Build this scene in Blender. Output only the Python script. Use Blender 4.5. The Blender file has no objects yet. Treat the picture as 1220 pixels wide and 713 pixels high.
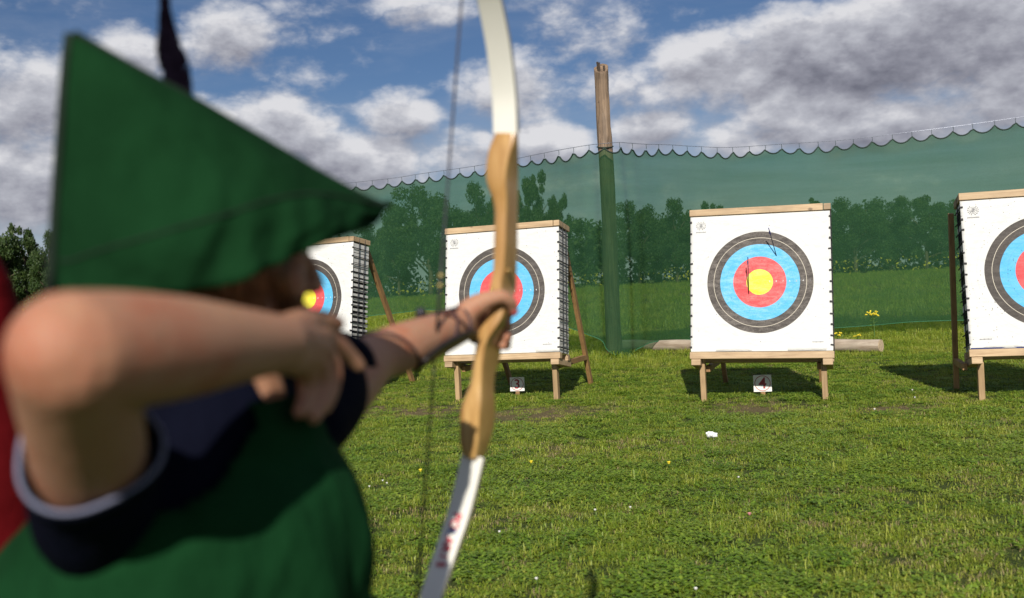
import bpy, bmesh, math, random
import numpy as np
from mathutils import Vector, Matrix, Euler, Quaternion, noise as mnoise
random.seed(7); rng = np.random.default_rng(7)
S = bpy.context.scene
COL = S.collection
rad = math.radians

# ---------------------------------------------------------------- camera
FPX = 1186.0
roll, pitch = rad(3.0), math.atan(14.5 / FPX)
CAM = Vector((0, 0, 1.2))
cF = Vector((0, math.cos(pitch), -math.sin(pitch)))
r0 = Vector((1, 0, 0)); u0 = r0.cross(cF)
cR = r0 * math.cos(roll) - u0 * math.sin(roll)
cU = r0 * math.sin(roll) + u0 * math.cos(roll)
cd = bpy.data.cameras.new('camera'); cam = bpy.data.objects.new('camera', cd); COL.objects.link(cam)
m = Matrix((cR, cU, -cF)).transposed().to_4x4(); m.translation = CAM
cam.matrix_world = m
cd.sensor_width = 36; cd.lens = 36 * FPX / 1220
cd.clip_start = 0.05; cd.clip_end = 3000
cd.dof.use_dof = True; cd.dof.focus_distance = 9.8; cd.dof.aperture_fstop = 3.4
S.camera = cam
S.view_settings.view_transform = 'Standard'; S.view_settings.look = 'None'
S.view_settings.exposure = 0.35; S.view_settings.gamma = 1
S.render.engine = 'CYCLES'
S.cycles.use_denoising = True
S.cycles.transparent_max_bounces = 16
S.cycles.max_bounces = 8

def P(px, py, Y):
    """world point on the sight line of a photo position at world depth Y"""
    d = cF * FPX + cR * (px - 610) + cU * (356.5 - py)
    return CAM + d * (Y / d.y)

# ---------------------------------------------------------------- sun and sky
SUN_EL, SUN_AZ = rad(31), rad(6.0)          # light travels away from the camera, slightly to the right
sl = bpy.data.lights.new('sun', 'SUN'); sun = bpy.data.objects.new('sun', sl); COL.objects.link(sun)
sl.energy = 4.4; sl.angle = rad(0.53); sl.color = (1.0, 0.94, 0.84)
ld = Vector((math.sin(SUN_AZ) * math.cos(SUN_EL), math.cos(SUN_AZ) * math.cos(SUN_EL), -math.sin(SUN_EL)))
sun.rotation_euler = ld.to_track_quat('-Z', 'Y').to_euler()
W = bpy.data.worlds.new('World'); S.world = W; W.use_nodes = True
W.cycles.sampling_method = 'MANUAL'; W.cycles.sample_map_resolution = 512

class NB:
    def __init__(s, tree): s.t = tree; s.n = tree.nodes; s.l = tree.links
    def new(s, typ, **kw):
        n = s.n.new(typ)
        for k, v in kw.items(): setattr(n, k, v)
        return n
    def put(s, sock, v):
        if isinstance(v, bpy.types.NodeSocket): s.l.new(v, sock)
        elif v is not None: sock.default_value = v
    def math(s, op, a, b=None, c=None, clamp=False):
        n = s.new('ShaderNodeMath', operation=op); n.use_clamp = clamp
        s.put(n.inputs[0], a)
        if b is not None: s.put(n.inputs[1], b)
        if c is not None: s.put(n.inputs[2], c)
        return n.outputs[0]
    def vmath(s, op, a, b=None, out=0):
        n = s.new('ShaderNodeVectorMath', operation=op); s.put(n.inputs[0], a)
        if b is not None: s.put(n.inputs[1], b)
        return n.outputs[out]
    def mix(s, f, a, b, mode='MIX'):
        n = s.new('ShaderNodeMix', data_type='RGBA', blend_type=mode)
        s.put(n.inputs[0], f); s.put(n.inputs[6], a); s.put(n.inputs[7], b); return n.outputs[2]
    def noise(s, vec, scale, detail=4, rough=.5, dist=0.):
        n = s.new('ShaderNodeTexNoise'); s.put(n.inputs['Vector'], vec)
        n.inputs['Scale'].default_value = scale; n.inputs['Detail'].default_value = detail
        n.inputs['Roughness'].default_value = rough; n.inputs['Distortion'].default_value = dist
        return n.outputs[0]
    def ramp(s, f, stops, interp='LINEAR'):
        n = s.new('ShaderNodeValToRGB'); s.put(n.inputs[0], f); r = n.color_ramp; r.interpolation = interp
        while len(r.elements) < len(stops): r.elements.new(.5)
        for e, (p, c) in zip(r.elements, stops): e.position = p; e.color = c if len(c) == 4 else (*c, 1)
        return n.outputs[0]
    def maprange(s, v, a, b, c=0., d=1., smooth=True):
        n = s.new('ShaderNodeMapRange'); n.interpolation_type = 'SMOOTHSTEP' if smooth else 'LINEAR'
        s.put(n.inputs[0], v)
        for i, x in zip((1, 2, 3, 4), (a, b, c, d)): s.put(n.inputs[i], x)
        return n.outputs[0]

def build_sky():
    b = NB(W.node_tree); b.n.clear()
    out = b.new('ShaderNodeOutputWorld'); bg = b.new('ShaderNodeBackground'); b.l.new(bg.outputs[0], out.inputs[0])
    sky = b.new('ShaderNodeTexSky', sky_type='NISHITA'); sky.sun_disc = False
    sky.sun_elevation = SUN_EL; sky.sun_rotation = math.pi + SUN_AZ
    sky.dust_density = 0.3; sky.ozone_density = 5.0; sky.air_density = 1.0
    STR = 0.04; bg.inputs[1].default_value = STR
    tc = b.new('ShaderNodeTexCoord'); d = tc.outputs['Generated']
    sep = b.new('ShaderNodeSeparateXYZ'); b.l.new(d, sep.inputs[0])
    az = b.math('ARCTAN2', sep.outputs[0], sep.outputs[1]); el = b.math('ARCSINE', sep.outputs[2])
    comb = b.new('ShaderNodeCombineXYZ'); b.l.new(az, comb.inputs[0]); b.l.new(el, comb.inputs[1])
    ae = comb.outputs[0]
    blobs = [(1010, 62, 210, 62, 1.25), (860, 70, 95, 42, 1.0), (1160, 30, 150, 75, 1.2), (760, 105, 80, 40, .62), (1060, 150, 150, 32, 1.0), (940, 135, 60, 30, .9),
             (772, 158, 60, 30, .95), (885, 168, 60, 26, .8), (610, 100, 75, 48, .75), (650, 172, 70, 28, .8), (1190, 110, 70, 50, .9),
             (472, 138, 52, 36, 1.0), (266, 44, 66, 46, .85), (395, 190, 130, 46, .95), (310, 150, 90, 46, .95), (160, 62, 52, 34, .9), (392, 148, 28, 14, .8),
             (30, 120, 80, 60, .95), (20, 215, 110, 55, 1.0), (505, 8, 70, 26, .75), (560, 180, 70, 30, .8), (700, 60, 90, 60, .45), (340, 90, 80, 30, .45),
             (110, 240, 130, 40, .9), (230, 215, 130, 40, .8)]
    def to_ae(px, py):
        v = (P(px, py, 100) - CAM).normalized(); return math.atan2(v.x, v.y), math.asin(v.z)
    def density(aev, dv):
        warp = b.noise(dv, 3.2, 2, .5)
        acc = None
        for (px, py, rx, ry, w) in blobs:
            a, e = to_ae(px, py)
            q = b.vmath('SUBTRACT', aev, (a, e, 0)); q = b.vmath('MULTIPLY', q, (FPX / rx / 1.25, FPX / ry / 1.25, 0))
            l2 = b.vmath('DOT_PRODUCT', q, q, out=1)
            g = b.math('MULTIPLY', b.math('MAXIMUM', b.math('SUBTRACT', 1.0, l2), 0.0), w)
            acc = g if acc is None else b.math('SMOOTH_MAX', acc, g, .25)
        # clouds go on all round the sky
        far = b.math('ABSOLUTE', az); far = b.maprange(far, .52, .75)
        gen = b.maprange(b.noise(dv, 2.2, 2, .5), .42, .7, 0, 1.0)
        high = b.maprange(el, .3, .42)
        acc = b.math('MAXIMUM', acc, b.math('MULTIPLY', gen, b.math('MAXIMUM', far, high)))
        n1 = b.noise(dv, 9, 9, .58, .1); n2 = b.noise(dv, 26, 6, .6)
        d_ = b.math('ADD', acc, b.math('MULTIPLY', b.math('SUBTRACT', n1, .5), 1.5))
        d_ = b.math('ADD', d_, b.math('MULTIPLY', b.math('SUBTRACT', n2, .5), .35))
        pf = b.math('ABSOLUTE', b.math('SUBTRACT', b.noise(dv, 20, 4, .55), .5)); d_ = b.math('ADD', d_, b.math('MULTIPLY', b.math('SUBTRACT', pf, .07), 1.2))
        return d_, b.math('ADD', acc, b.math('MULTIPLY', b.math('SUBTRACT', b.noise(dv, 6, 4, .5), .5), .9))
    sq = b.vmath('MULTIPLY', d, (1, 1, 1.7))
    D0, A_ = density(ae, sq)
    up = .018
    D1, A1_ = density(b.vmath('ADD', ae, (0, up, 0)), b.vmath('ADD', sq, (0, 0, up * 1.7)))
    alpha = b.maprange(D0, .16, .78)
    thick = b.maprange(b.math('ADD', b.math('MULTIPLY', A_, .85), b.math('MULTIPLY', D0, .15)), .45, 1.2)
    edge = b.math('MULTIPLY', b.math('SUBTRACT', D0, D1), .9)
    lit = b.math('ADD', b.math('SUBTRACT', .78, b.math('MULTIPLY', thick, .44)), edge, clamp=True)
    ccol = b.ramp(lit, [(0, (.16, .165, .21)), (.35, (.29, .295, .35)), (.7, (.48, .49, .545)), (1, (.72, .72, .75))])
    k = .785 / STR
    ccol = b.mix(1.0, ccol, (k, k, k, 1), 'MULTIPLY')
    # thin veil
    skyc = b.mix(1.0, sky.outputs[0], (.95, 1.0, 1.12, 1), 'MULTIPLY')
    veil = b.math('MULTIPLY', b.maprange(b.noise(b.vmath('MULTIPLY', d, (1, 1, 5)), 5, 6, .6, .4), .45, .8), .22)
    base = b.mix(veil, skyc, (.42 * k, .46 * k, .55 * k, 1))
    hz = b.math('MULTIPLY', b.maprange(el, .22, .02), b.maprange(b.noise(sq, 7, 5, .6), .25, .7, .35, .95)); base = b.mix(hz, base, (.46 * k, .49 * k, .55 * k, 1))
    fin = b.mix(alpha, base, ccol)
    b.l.new(fin, bg.inputs[0])
build_sky()

# ---------------------------------------------------------------- object helpers
def link(o, parent=None):
    COL.objects.link(o)
    if parent is not None: o.parent = parent
    return o
def tag(o, label=None, cat=None, group=None, kind=None):
    if label: o['label'] = label
    if cat: o['category'] = cat
    if group: o['group'] = group
    if kind: o['kind'] = kind
    return o
def empty(name, loc=(0, 0, 0), rot=(0, 0, 0)):
    o = bpy.data.objects.new(name, None); o.location = loc; o.rotation_euler = rot; o.empty_display_size = .1
    return link(o)
class MB:
    """collects verts/faces of one mesh"""
    def __init__(s): s.v = []; s.f = []; s.mi = []
    def add(s, vs, fs, mi=0):
        n = len(s.v); s.v += [tuple(v) for v in vs]; s.f += [tuple(i + n for i in f) for f in fs]; s.mi += [mi] * len(fs); return s
    def box(s, c, size, rot=None, bev=0.0, mi=0):
        bm = bmesh.new(); bmesh.ops.create_cube(bm, size=1)
        bmesh.ops.scale(bm, vec=size, verts=bm.verts)
        if bev > 0: bmesh.ops.bevel(bm, geom=bm.edges[:], offset=bev, segments=1, affect='EDGES')
        M_ = (rot.to_matrix() if isinstance(rot, (Euler, Quaternion)) else rot) if rot is not None else Matrix.Identity(3)
        vs = [M_ @ v.co + Vector(c) for v in bm.verts]; bm.verts.index_update()
        fs = [[v.index for v in f.verts] for f in bm.faces]; bm.free(); return s.add(vs, fs, mi)
    def beam(s, a, b_, w, h, bev=.002, mi=0, up=Vector((0, 0, 1))):
        a = Vector(a); b_ = Vector(b_); z = (b_ - a); L = z.length; z.normalize()
        x = up.cross(z)
        if x.length < 1e-3: x = Vector((1, 0, 0))
        x.normalize(); y = z.cross(x)
        return s.box((a + b_) / 2, (w, h, L), Matrix((x, y, z)).transposed(), bev, mi)
    def tube(s, pts, radii, n=12, caps=True, flat=None, mi=0):
        """lofted tube; flat = list of (sx, sy) section scales with a fixed up hint"""
        pts = [Vector(p) for p in pts]; rings = []
        N = len(pts); T = []
        for i in range(N):
            t = pts[min(i + 1, N - 1)] - pts[max(i - 1, 0)]; T.append(t.normalized() if t.length > 1e-9 else Vector((0, 0, 1)))
        x = T[0].orthogonal().normalized()
        base = len(s.v); vs = []
        for i in range(N):
            x = (x - T[i] * x.dot(T[i])).normalized(); y = T[i].cross(x)
            sx, sy = flat[i] if flat else (1, 1)
            for k in range(n):
                a = 2 * math.pi * k / n
                vs.append(pts[i] + x * (math.cos(a) * radii[i] * sx) + y * (math.sin(a) * radii[i] * sy))
        fs = []
        for i in range(N - 1):
            for k in range(n):
                a = i * n + k; b2 = i * n + (k + 1) % n
                fs.append((a, b2, b2 + n, a + n))
        if caps:
            fs.append(tuple(range(n - 1, -1, -1))); fs.append(tuple((N - 1) * n + k for k in range(n)))
        return s.add(vs, fs, mi)
    def ball(s, c, r, seg=14, rings=9, mat=None, mi=0):
        r = Vector(r) if hasattr(r, '__len__') else Vector((r, r, r)); vs = [Vector((0, 0, r.z))]; fs = []
        for i in range(1, rings):
            th = math.pi * i / rings
            for k in range(seg):
                ph = 2 * math.pi * k / seg
                vs.append(Vector((r.x * math.sin(th) * math.cos(ph), r.y * math.sin(th) * math.sin(ph), r.z * math.cos(th))))
        vs.append(Vector((0, 0, -r.z))); L = len(vs) - 1
        for k in range(seg):
            fs.append((0, 1 + k, 1 + (k + 1) % seg)); fs.append((L, L - seg + (k + 1) % seg, L - seg + k))
        for i in range(rings - 2):
            for k in range(seg):
                a = 1 + i * seg + k; b2 = 1 + i * seg + (k + 1) % seg
                fs.append((a, a + seg, b2 + seg, b2))
        if mat is not None: vs = [mat @ v for v in vs]
        return s.add([v + Vector(c) for v in vs], fs, mi)
    def mesh(s, name, mats, smooth=False):
        me = bpy.data.meshes.new(name); me.from_pydata(s.v, [], s.f)
        for mt in (mats if isinstance(mats, (list, tuple)) else [mats]): me.materials.append(mt)
        if any(s.mi): me.polygons.foreach_set('material_index', s.mi)
        if smooth: me.polygons.foreach_set('use_smooth', [True] * len(me.polygons))
        me.update(); return me
    def build(s, name, mats, parent=None, smooth=False):
        return link(bpy.data.objects.new(name, s.mesh(name, mats, smooth)), parent)
def crom(pts, n=6):
    """Catmull-Rom resample of a list of equal-length tuples"""
    pts = [np.array(p, float) for p in pts]; q = [2 * pts[0] - pts[1]] + pts + [2 * pts[-1] - pts[-2]]; out = []
    for i in range(1, len(q) - 2):
        for k in range(n):
            t = k / n; a, b_, c, d = q[i - 1], q[i], q[i + 1], q[i + 2]
            out.append(.5 * ((2 * b_) + (-a + c) * t + (2 * a - 5 * b_ + 4 * c - d) * t * t + (-a + 3 * b_ - 3 * c + d) * t ** 3))
    out.append(pts[-1]); return out
def limb(mb, pts, n=14, k=5):
    """pts: (Vector, radius) pairs; smooth tube with round ends"""
    q = crom([(*p, r) for p, r in pts], k)
    P_ = [Vector(a[:3]) for a in q]; R_ = [float(a[3]) for a in q]
    mb.tube(P_, R_, n); mb.ball(P_[0], R_[0]); mb.ball(P_[-1], R_[-1])

def mat(name):
    mt = bpy.data.materials.new(name); mt.use_nodes = True; b = NB(mt.node_tree)
    bs = b.n['Principled BSDF']; return mt, b, bs
def simple(name, col, rough=.6, var=.15, scale=20, bump=0., bscale=80, stretch=(1, 1, 1), col2=None, metal=0., spec=None):
    mt, b, bs = mat(name)
    tc = b.new('ShaderNodeTexCoord'); v = b.vmath('MULTIPLY', tc.outputs['Object'], stretch)
    n = b.noise(v, scale, 5, .6)
    c2 = col2 or tuple(x * (1 - var * 1.6) for x in col); c1 = col if col2 else tuple(min(1, x * (1 + var)) for x in col)
    b.l.new(b.ramp(n, [(.3, c1), (.7, c2)]), bs.inputs['Base Color'])
    bs.inputs['Roughness'].default_value = rough; bs.inputs['Metallic'].default_value = metal
    if spec is not None: bs.inputs['Specular IOR Level'].default_value = spec
    if bump:
        bn = b.new('ShaderNodeBump'); bn.inputs['Strength'].default_value = bump; bn.inputs['Distance'].default_value = .002
        b.l.new(b.noise(v, bscale, 4, .6), bn.inputs['Height']); b.l.new(bn.outputs[0], bs.inputs['Normal'])
    return mt
def wood(name, c1, c2, axis=0, rough=.65, sc=30, bump=.35, knots=True):
    mt, b, bs = mat(name); tc = b.new('ShaderNodeTexCoord')
    oi = b.new('ShaderNodeObjectInfo')
    st = [1., 1., 1.]; st[axis] = .07
    v0 = b.vmath('ADD', tc.outputs['Object'], b.vmath('SCALE', (13.1, 7.7, 3.3)))
    off = b.vmath('MULTIPLY', (9, 5, 7), (1, 1, 1))
    cmb = b.new('ShaderNodeCombineXYZ')
    for i in range(3): b.l.new(b.math('MULTIPLY', oi.outputs['Random'], 9.3 + i * 4), cmb.inputs[i])
    v1 = b.vmath('ADD', tc.outputs['Object'], cmb.outputs[0])
    v = b.vmath('MULTIPLY', v1, tuple(st))
    g = b.noise(v, sc * 1.6, 6, .65, .6); g2 = b.noise(v1, 3.5, 3, .5)
    col = b.ramp(g, [(.3, c2), (.62, c1)])
    col = b.mix(b.maprange(g2, .35, .75, 0, .45), col, (*[x * .62 for x in c2], 1))
    if knots:
        vo = b.new('ShaderNodeTexVoronoi'); st2 = [3.2, 3.2, 3.2]; st2[axis] = 2.2
        b.put(vo.inputs['Vector'], b.vmath('MULTIPLY', v1, tuple(st2))); vo.inputs['Scale'].default_value = 1.6
        kf = b.maprange(vo.outputs[0], .05, .10, 1, 0); col = b.mix(b.math('MULTIPLY', kf, .75), col, (*[x * .35 for x in c2], 1))
    hv = b.math('ADD', .85, b.math('MULTIPLY', oi.outputs['Random'], .3))
    hc = b.new('ShaderNodeHueSaturation'); b.l.new(hv, hc.inputs['Value']); b.l.new(col, hc.inputs['Color'])
    b.l.new(hc.outputs[0], bs.inputs['Base Color']); bs.inputs['Roughness'].default_value = rough
    bn = b.new('ShaderNodeBump'); bn.inputs['Strength'].default_value = bump; bn.inputs['Distance'].default_value = .002
    b.l.new(g, bn.inputs['Height']); b.l.new(bn.outputs[0], bs.inputs['Normal'])
    return mt

def foliage(name, c1, c2, c3, wscale=1.3, trans=.35, rough=.5, instance=True):
    mt, b, bs = mat(name)
    geo = b.new('ShaderNodeNewGeometry'); oi = b.new('ShaderNodeObjectInfo')
    n = b.noise(geo.outputs['Position'], wscale, 4, .6)
    rnd = oi.outputs['Random'] if instance else geo.outputs['Random Per Island']
    isl = geo.outputs['Random Per Island']
    f = b.math('ADD', b.math('MULTIPLY', rnd, .22), b.math('ADD', b.math('MULTIPLY', isl, .42), b.math('MULTIPLY', b.maprange(n, .3, .7), .36)))
    col = b.ramp(f, [(.1, c1), (.5, c2), (.92, c3)])
    b.l.new(col, bs.inputs['Base Color']); bs.inputs['Roughness'].default_value = rough
    bs.inputs['Specular IOR Level'].default_value = .3
    tr = b.new('ShaderNodeBsdfTranslucent'); b.l.new(b.mix(1, col, (1.2, 1.25, .7, 1), 'MULTIPLY'), tr.inputs[0])
    mx = b.new('ShaderNodeMixShader'); mx.inputs[0].default_value = trans
    b.l.new(bs.outputs[0], mx.inputs[1]); b.l.new(tr.outputs[0], mx.inputs[2])
    b.l.new(mx.outputs[0], b.n['Material Output'].inputs[0]); return mt

# ---------------------------------------------------------------- terrain
def gz(x, y):
    t = max(0., y - 22.)
    g = .95 * (1 - math.exp(-t * t / 520.)) + .0
    g += .02 * mnoise.noise(Vector((x * .35, y * .35, 0))) * min(1, abs(y) / 6)
    return g
def ground_mat():
    mt, b, bs = mat('ground_turf'); geo = b.new('ShaderNodeNewGeometry'); p = geo.outputs['Position']
    n1 = b.noise(p, 1.1, 5, .6); n2 = b.noise(p, 45, 5, .65); n3 = b.noise(p, .35, 3, .5)
    col = b.ramp(n2, [(.3, (.022, .035, .010)), (.5, (.050, .072, .018)), (.72, (.095, .105, .032))])
    col = b.mix(b.maprange(n1, .56, .72, 0, .6), col, (.13, .095, .05, 1))
    for bx, by, br in ((-.95, 9.9, .6), (2.1, 8.9, .6), (.15, 9.3, .75), (3.2, 8.4, .45), (-1.6, 10.4, .5)):
        dd = b.vmath('LENGTH', b.vmath('SUBTRACT', p, (bx, by, 0)), out=1); col = b.mix(b.math('MULTIPLY', b.maprange(dd, br * 1.1, br * .2), b.maprange(n2, .3, .6, .25, .8)), col, (.17, .12, .07, 1))
    sep = b.new('ShaderNodeSeparateXYZ'); b.l.new(p, sep.inputs[0])
    far = b.maprange(sep.outputs[1], 17, 30)
    fc = b.ramp(n1, [(.3, (.055, .085, .02)), (.7, (.12, .15, .035))])
    fc = b.mix(b.maprange(n3, .4, .62, 0, .5), fc, (.16, .16, .05, 1))
    col = b.mix(far, col, fc)
    b.l.new(col, bs.inputs['Base Color']); bs.inputs['Roughness'].default_value = .95; bs.inputs['Specular IOR Level'].default_value = .1
    bn = b.new('ShaderNodeBump'); bn.inputs['Strength'].default_value = .8; bn.inputs['Distance'].default_value = .02
    b.l.new(n2, bn.inputs['Height']); b.l.new(bn.outputs[0], bs.inputs['Normal'])
    return mt
def build_ground():
    xs = sorted(set([-1500, -700, -300, -150, -90] + list(np.linspace(-60, 60, 61)) + [90, 150, 300, 700, 1500]))
    ys = sorted(set([-600, -200, -60, -20] + list(np.linspace(-10, 70, 81)) + [80, 95, 120, 160, 250, 450, 900, 2200]))
    vs = [(x, y, gz(x, y)) for y in ys for x in xs]; nx = len(xs)
    fs = [(j * nx + i, j * nx + i + 1, (j + 1) * nx + i + 1, (j + 1) * nx + i) for j in range(len(ys) - 1) for i in range(nx - 1)]
    o = MB().add(vs, fs).build('ground', ground_mat(), smooth=True); tag(o, kind='structure')
build_ground()

# ---------------------------------------------------------------- net, cable, poles
NETP = [  # photo x, depth, hem y, top (peak) y
    (330, 20.2, 392, 232), (410, 19.3, 380, 223.5), (470, 18.9, 373, 217), (502, 18.5, 370, 212), (560, 17.9, 374, 204), (600, 17.4, 379, 197.5),
    (640, 16.8, 384, 189.5), (669, 16.4, 391, 184), (690, 16.1, 398, 180.5), (703, 15.95, 405, 178.5), (718, 15.75, 421, 177), (729, 15.7, 427, 176.5), (741, 15.9, 421, 175.5), (752, 16.05, 414, 176.5),
    (770, 16.3, 408.5, 177.5), (796, 16.65, 406, 178), (830, 17.0, 404, 180), (870, 17.3, 401, 181), (938, 17.6, 395, 176.5), (1006, 17.7, 390, 172), (1077, 17.7, 384.5, 163.5), (1145, 17.5, 382.5, 155),
    (1216, 17.2, 384, 145), (1300, 16.7, 388, 133), (1450, 15.6, 398, 110), (1600, 14.6, 410, 88)]
def net_mat():
    mt, b, bs = mat('net_mesh'); tc = b.new('ShaderNodeTexCoord'); v = tc.outputs['Object']
    n = b.noise(b.vmath('MULTIPLY', v, (1, 1, .25)), 1.3, 5, .6); n2 = b.noise(b.vmath('MULTIPLY', v, (.25, .25, 3.2)), 1.6, 4, .6); n3 = b.noise(v, 60, 3, .7)
    bs.inputs['Roughness'].default_value = .8
    col = b.ramp(b.math('ADD', b.math('MULTIPLY', n, .6), b.math('MULTIPLY', n3, .4)), [(.3, (.022, .075, .034)), (.7, (.036, .105, .052))])
    b.l.new(col, bs.inputs['Base Color']); bs.inputs['Specular IOR Level'].default_value = .15
    tl = b.new('ShaderNodeBsdfTranslucent'); b.l.new(col, tl.inputs[0])
    m1 = b.new('ShaderNodeMixShader'); m1.inputs[0].default_value = .3; b.l.new(bs.outputs[0], m1.inputs[1]); b.l.new(tl.outputs[0], m1.inputs[2])
    tp = b.new('ShaderNodeBsdfTransparent'); tp.inputs[0].default_value = (.64, .84, .65, 1)
    m2 = b.new('ShaderNodeMixShader')
    # warp and weft vary in openness: faint bands
    op = b.math('ADD', .59, b.math('MULTIPLY', b.math('SUBTRACT', n2, .5), .30)); op = b.math('ADD', op, b.math('MULTIPLY', b.math('SUBTRACT', n3, .5), .25))
    b.l.new(op, m2.inputs[0]); b.l.new(tp.outputs[0], m2.inputs[1]); b.l.new(m1.outputs[0], m2.inputs[2])
    b.l.new(m2.outputs[0], b.n['Material Output'].inputs[0]); return mt
def build_net():
    M = net_mat(); cordM = simple('net_cord', (.012, .03, .022), .7); wireM = simple('steel_wire', (.25, .27, .33), .4, metal=.6)
    pts = crom([(*P(px, ty, Y), P(px, hy, Y).z) for px, Y, hy, ty in NETP], 24)   # x, y, ztop, zhem
    # arc length resample
    xy = np.array([p[:2] for p in pts]); L = np.concatenate([[0], np.cumsum(np.linalg.norm(np.diff(xy, axis=0), axis=1))])
    A = np.array(pts); pole = P(722, 177, 15.75)
    def at(s): return [float(np.interp(s, L, A[:, k])) for k in range(4)]
    s_pole = float(L[np.argmin(np.hypot(A[:, 0] - pole.x, A[:, 1] - pole.y))])
    ties = [s_pole]; sc = .335
    while ties[-1] + sc < L[-1]: ties.append(ties[-1] + sc * random.uniform(.93, 1.07))
    left = [s_pole]
    while left[-1] - sc > 0: left.append(left[-1] - sc * random.uniform(.93, 1.07))
    ties = sorted(set(left + ties))
    root = empty('windbreak_net', Vector((pole.x, pole.y, 0)))
    tag(root, 'long green mesh safety net with scalloped top edge strung behind the archery targets', 'net')
    org = Vector((pole.x, pole.y, 0))
    ns = int(L[-1] / .042); nv = 26
    def scallop(s):
        rs_ = mnoise.noise(Vector((s * 1.1, 3, 3)))
        j = np.searchsorted(ties, s)
        if j == 0 or j >= len(ties): return .0
        a, b_ = ties[j - 1], ties[j]; t = (s - a) / (b_ - a); return -(.105 + .045 * rs_) * (1 - abs(2 * t - 1) ** 2.2)
    for side in (0, 1):
        S0, S1 = (0, s_pole) if side == 0 else (s_pole, L[-1])
        n = int((S1 - S0) / .042); vs = []; fs = []; cord = []
        for i in range(n + 1):
            s = S0 + (S1 - S0) * i / n; x, y, zt, zh = at(s); x2, y2, _, _ = at(min(s + .05, L[-1])); x1, y1, _, _ = at(max(s - .05, 0))
            nrm = Vector((-(y2 - y1), x2 - x1, 0)).normalized(); z1 = zt + scallop(s)
            nearpole = math.exp(-((s - s_pole) / .55) ** 2)
            for j in range(nv + 1):
                t = j / nv; z = zh + (z1 - zh) * t
                amp = .035 * (1 - t) + .012
                off = amp * (math.sin(s * 2.3 + 1.2 * mnoise.noise(Vector((s * .8, t * 1.5, 3)))) + .6 * math.sin(s * 5.1 + t * 2.0)) + nearpole * .05 * math.sin(s * 17) * (1 - .6 * t)
                off += -.22 * (math.sin(math.pi * t) ** 1.0) * (.4 + .6 * mnoise.noise(Vector((s * .25, 1, 1)))) * min(1, abs(s - s_pole))
                vs.append(Vector((x, y, z)) + nrm * off - org)
                if j == nv: cord.append(vs[-1])
        for i in range(n):
            for j in range(nv):
                a = i * (nv + 1) + j; fs.append((a, a + nv + 1, a + nv + 2, a + 1))
        o = MB().add(vs, fs).build('net_panel', M, root, smooth=True)
        o['label'] = 'green net panel left of the tall wooden pole' if side == 0 else 'green net panel right of the tall wooden pole'
        MB().tube(cord, [.013] * len(cord), 5).build('edge_cord', cordM, root, smooth=True)
        # hem cord
        hem = [vs[i * (nv + 1)] for i in range(0, n + 1)]
        MB().tube(hem, [.006] * len(hem), 5).build('hem_cord', simple('hem', (.03, .15, .07), .7), root, smooth=True)
    # support wire and the ties that hang the net from it
    wire = []
    for k, s in enumerate(ties):
        x, y, zt, _ = at(s); wire.append(Vector((x, y, zt + .075)) - org)
    wq = [Vector(w) for w in crom([tuple(w) for w in wire], 3)]
    MB().tube(wq, [.0042] * len(wq), 5).build('support_wire', wireM, root)
    tie = MB().tube([(0, 0, -.01), (.004, 0, .03), (0, 0, .078)], [.004] * 3, 5).mesh('tie', cordM)
    for k, s in enumerate(ties[:260]):
        x, y, zt, _ = at(s); link(bpy.data.objects.new('tie', tie), root).location = Vector((x, y, zt)) - org
    # poles
    wm = wood('pole_wood', (.27, .185, .12), (.09, .06, .04), axis=2, sc=16, bump=.9)
    def pole_ob(base, top, r0_, r1_, label, rough_top=True):
        rt = empty('wooden_pole', base); tag(rt, label, 'pole', 'round wooden poles carrying the net')
        d = top - base; mb = MB(); n = 20; rings = 26; vs = []
        for i in range(rings + 1):
            t = i / rings
            for k in range(n):
                a = 2 * math.pi * k / n
                r = (r0_ + (r1_ - r0_) * t) * (1 + .07 * mnoise.noise(Vector((math.cos(a) * 1.3, math.sin(a) * 1.3, t * 7))) - (.12 if 0 < math.sin(a * 3 + t * 9) ** 9 else 0))
                z = 0.
                if i == rings: z = .10 * math.sin(a * 1.0 + .2) + .03 * mnoise.noise(Vector((a * 2, 1, 5)))
                vs.append(d * t + Vector((r * math.cos(a), r * math.sin(a), z)))
        fs = [(i * n + k, i * n + (k + 1) % n, (i + 1) * n + (k + 1) % n, (i + 1) * n + k) for i in range(rings) for k in range(n)]
        fs.append(tuple(rings * n + k for k in range(n)))
        mb.add(vs, fs); mb.build('post', wm, rt, smooth=False)
        if rough_top:
            m2 = MB(); rr = random.Random(3)
            for q in range(7):
                a = rr.uniform(0, 6.28); p0 = d + Vector((math.cos(a) * r1_ * .6, math.sin(a) * r1_ * .6, -.06)); m2.beam(p0, p0 + Vector((rr.uniform(-.02, .02), rr.uniform(-.02, .02), rr.uniform(.08, .17))), .03, .02, 0)
            m2.build('splintered_top', simple('dark_wood', (.05, .035, .025), .9), rt)['kind'] = 'stuff'
            cx = Vector((0, 0, 3.42 - 0)); rp = []
            ttop = (P(718, 176, 15.8).z + .06) / top.z
            for k in range(25):
                a = 2 * math.pi * k / 24; rp.append(d * ttop + Vector((math.cos(a) * r1_ * 1.1, math.sin(a) * r1_ * 1.1, .03 * math.sin(a))))
            MB().tube(rp, [.008] * 25, 6, caps=False).build('rope_loop', cordM, rt, smooth=True)
        return rt
    pb = P(733, 428, 16.0); pt = P(716.5, 82, 15.95)
    pole_ob(Vector((pb.x, pb.y, -.1)), pt, .132, .118, 'tall weathered round wooden pole rising above the green net, splintered at its top')
    b2 = P(332, 380, 20.3); pole_ob(Vector((b2.x, b2.y, -.1)), Vector((b2.x, b2.y, 3.35)), .11, .10, 'short wooden pole at the left end of the net, behind the green hat', False)
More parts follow.
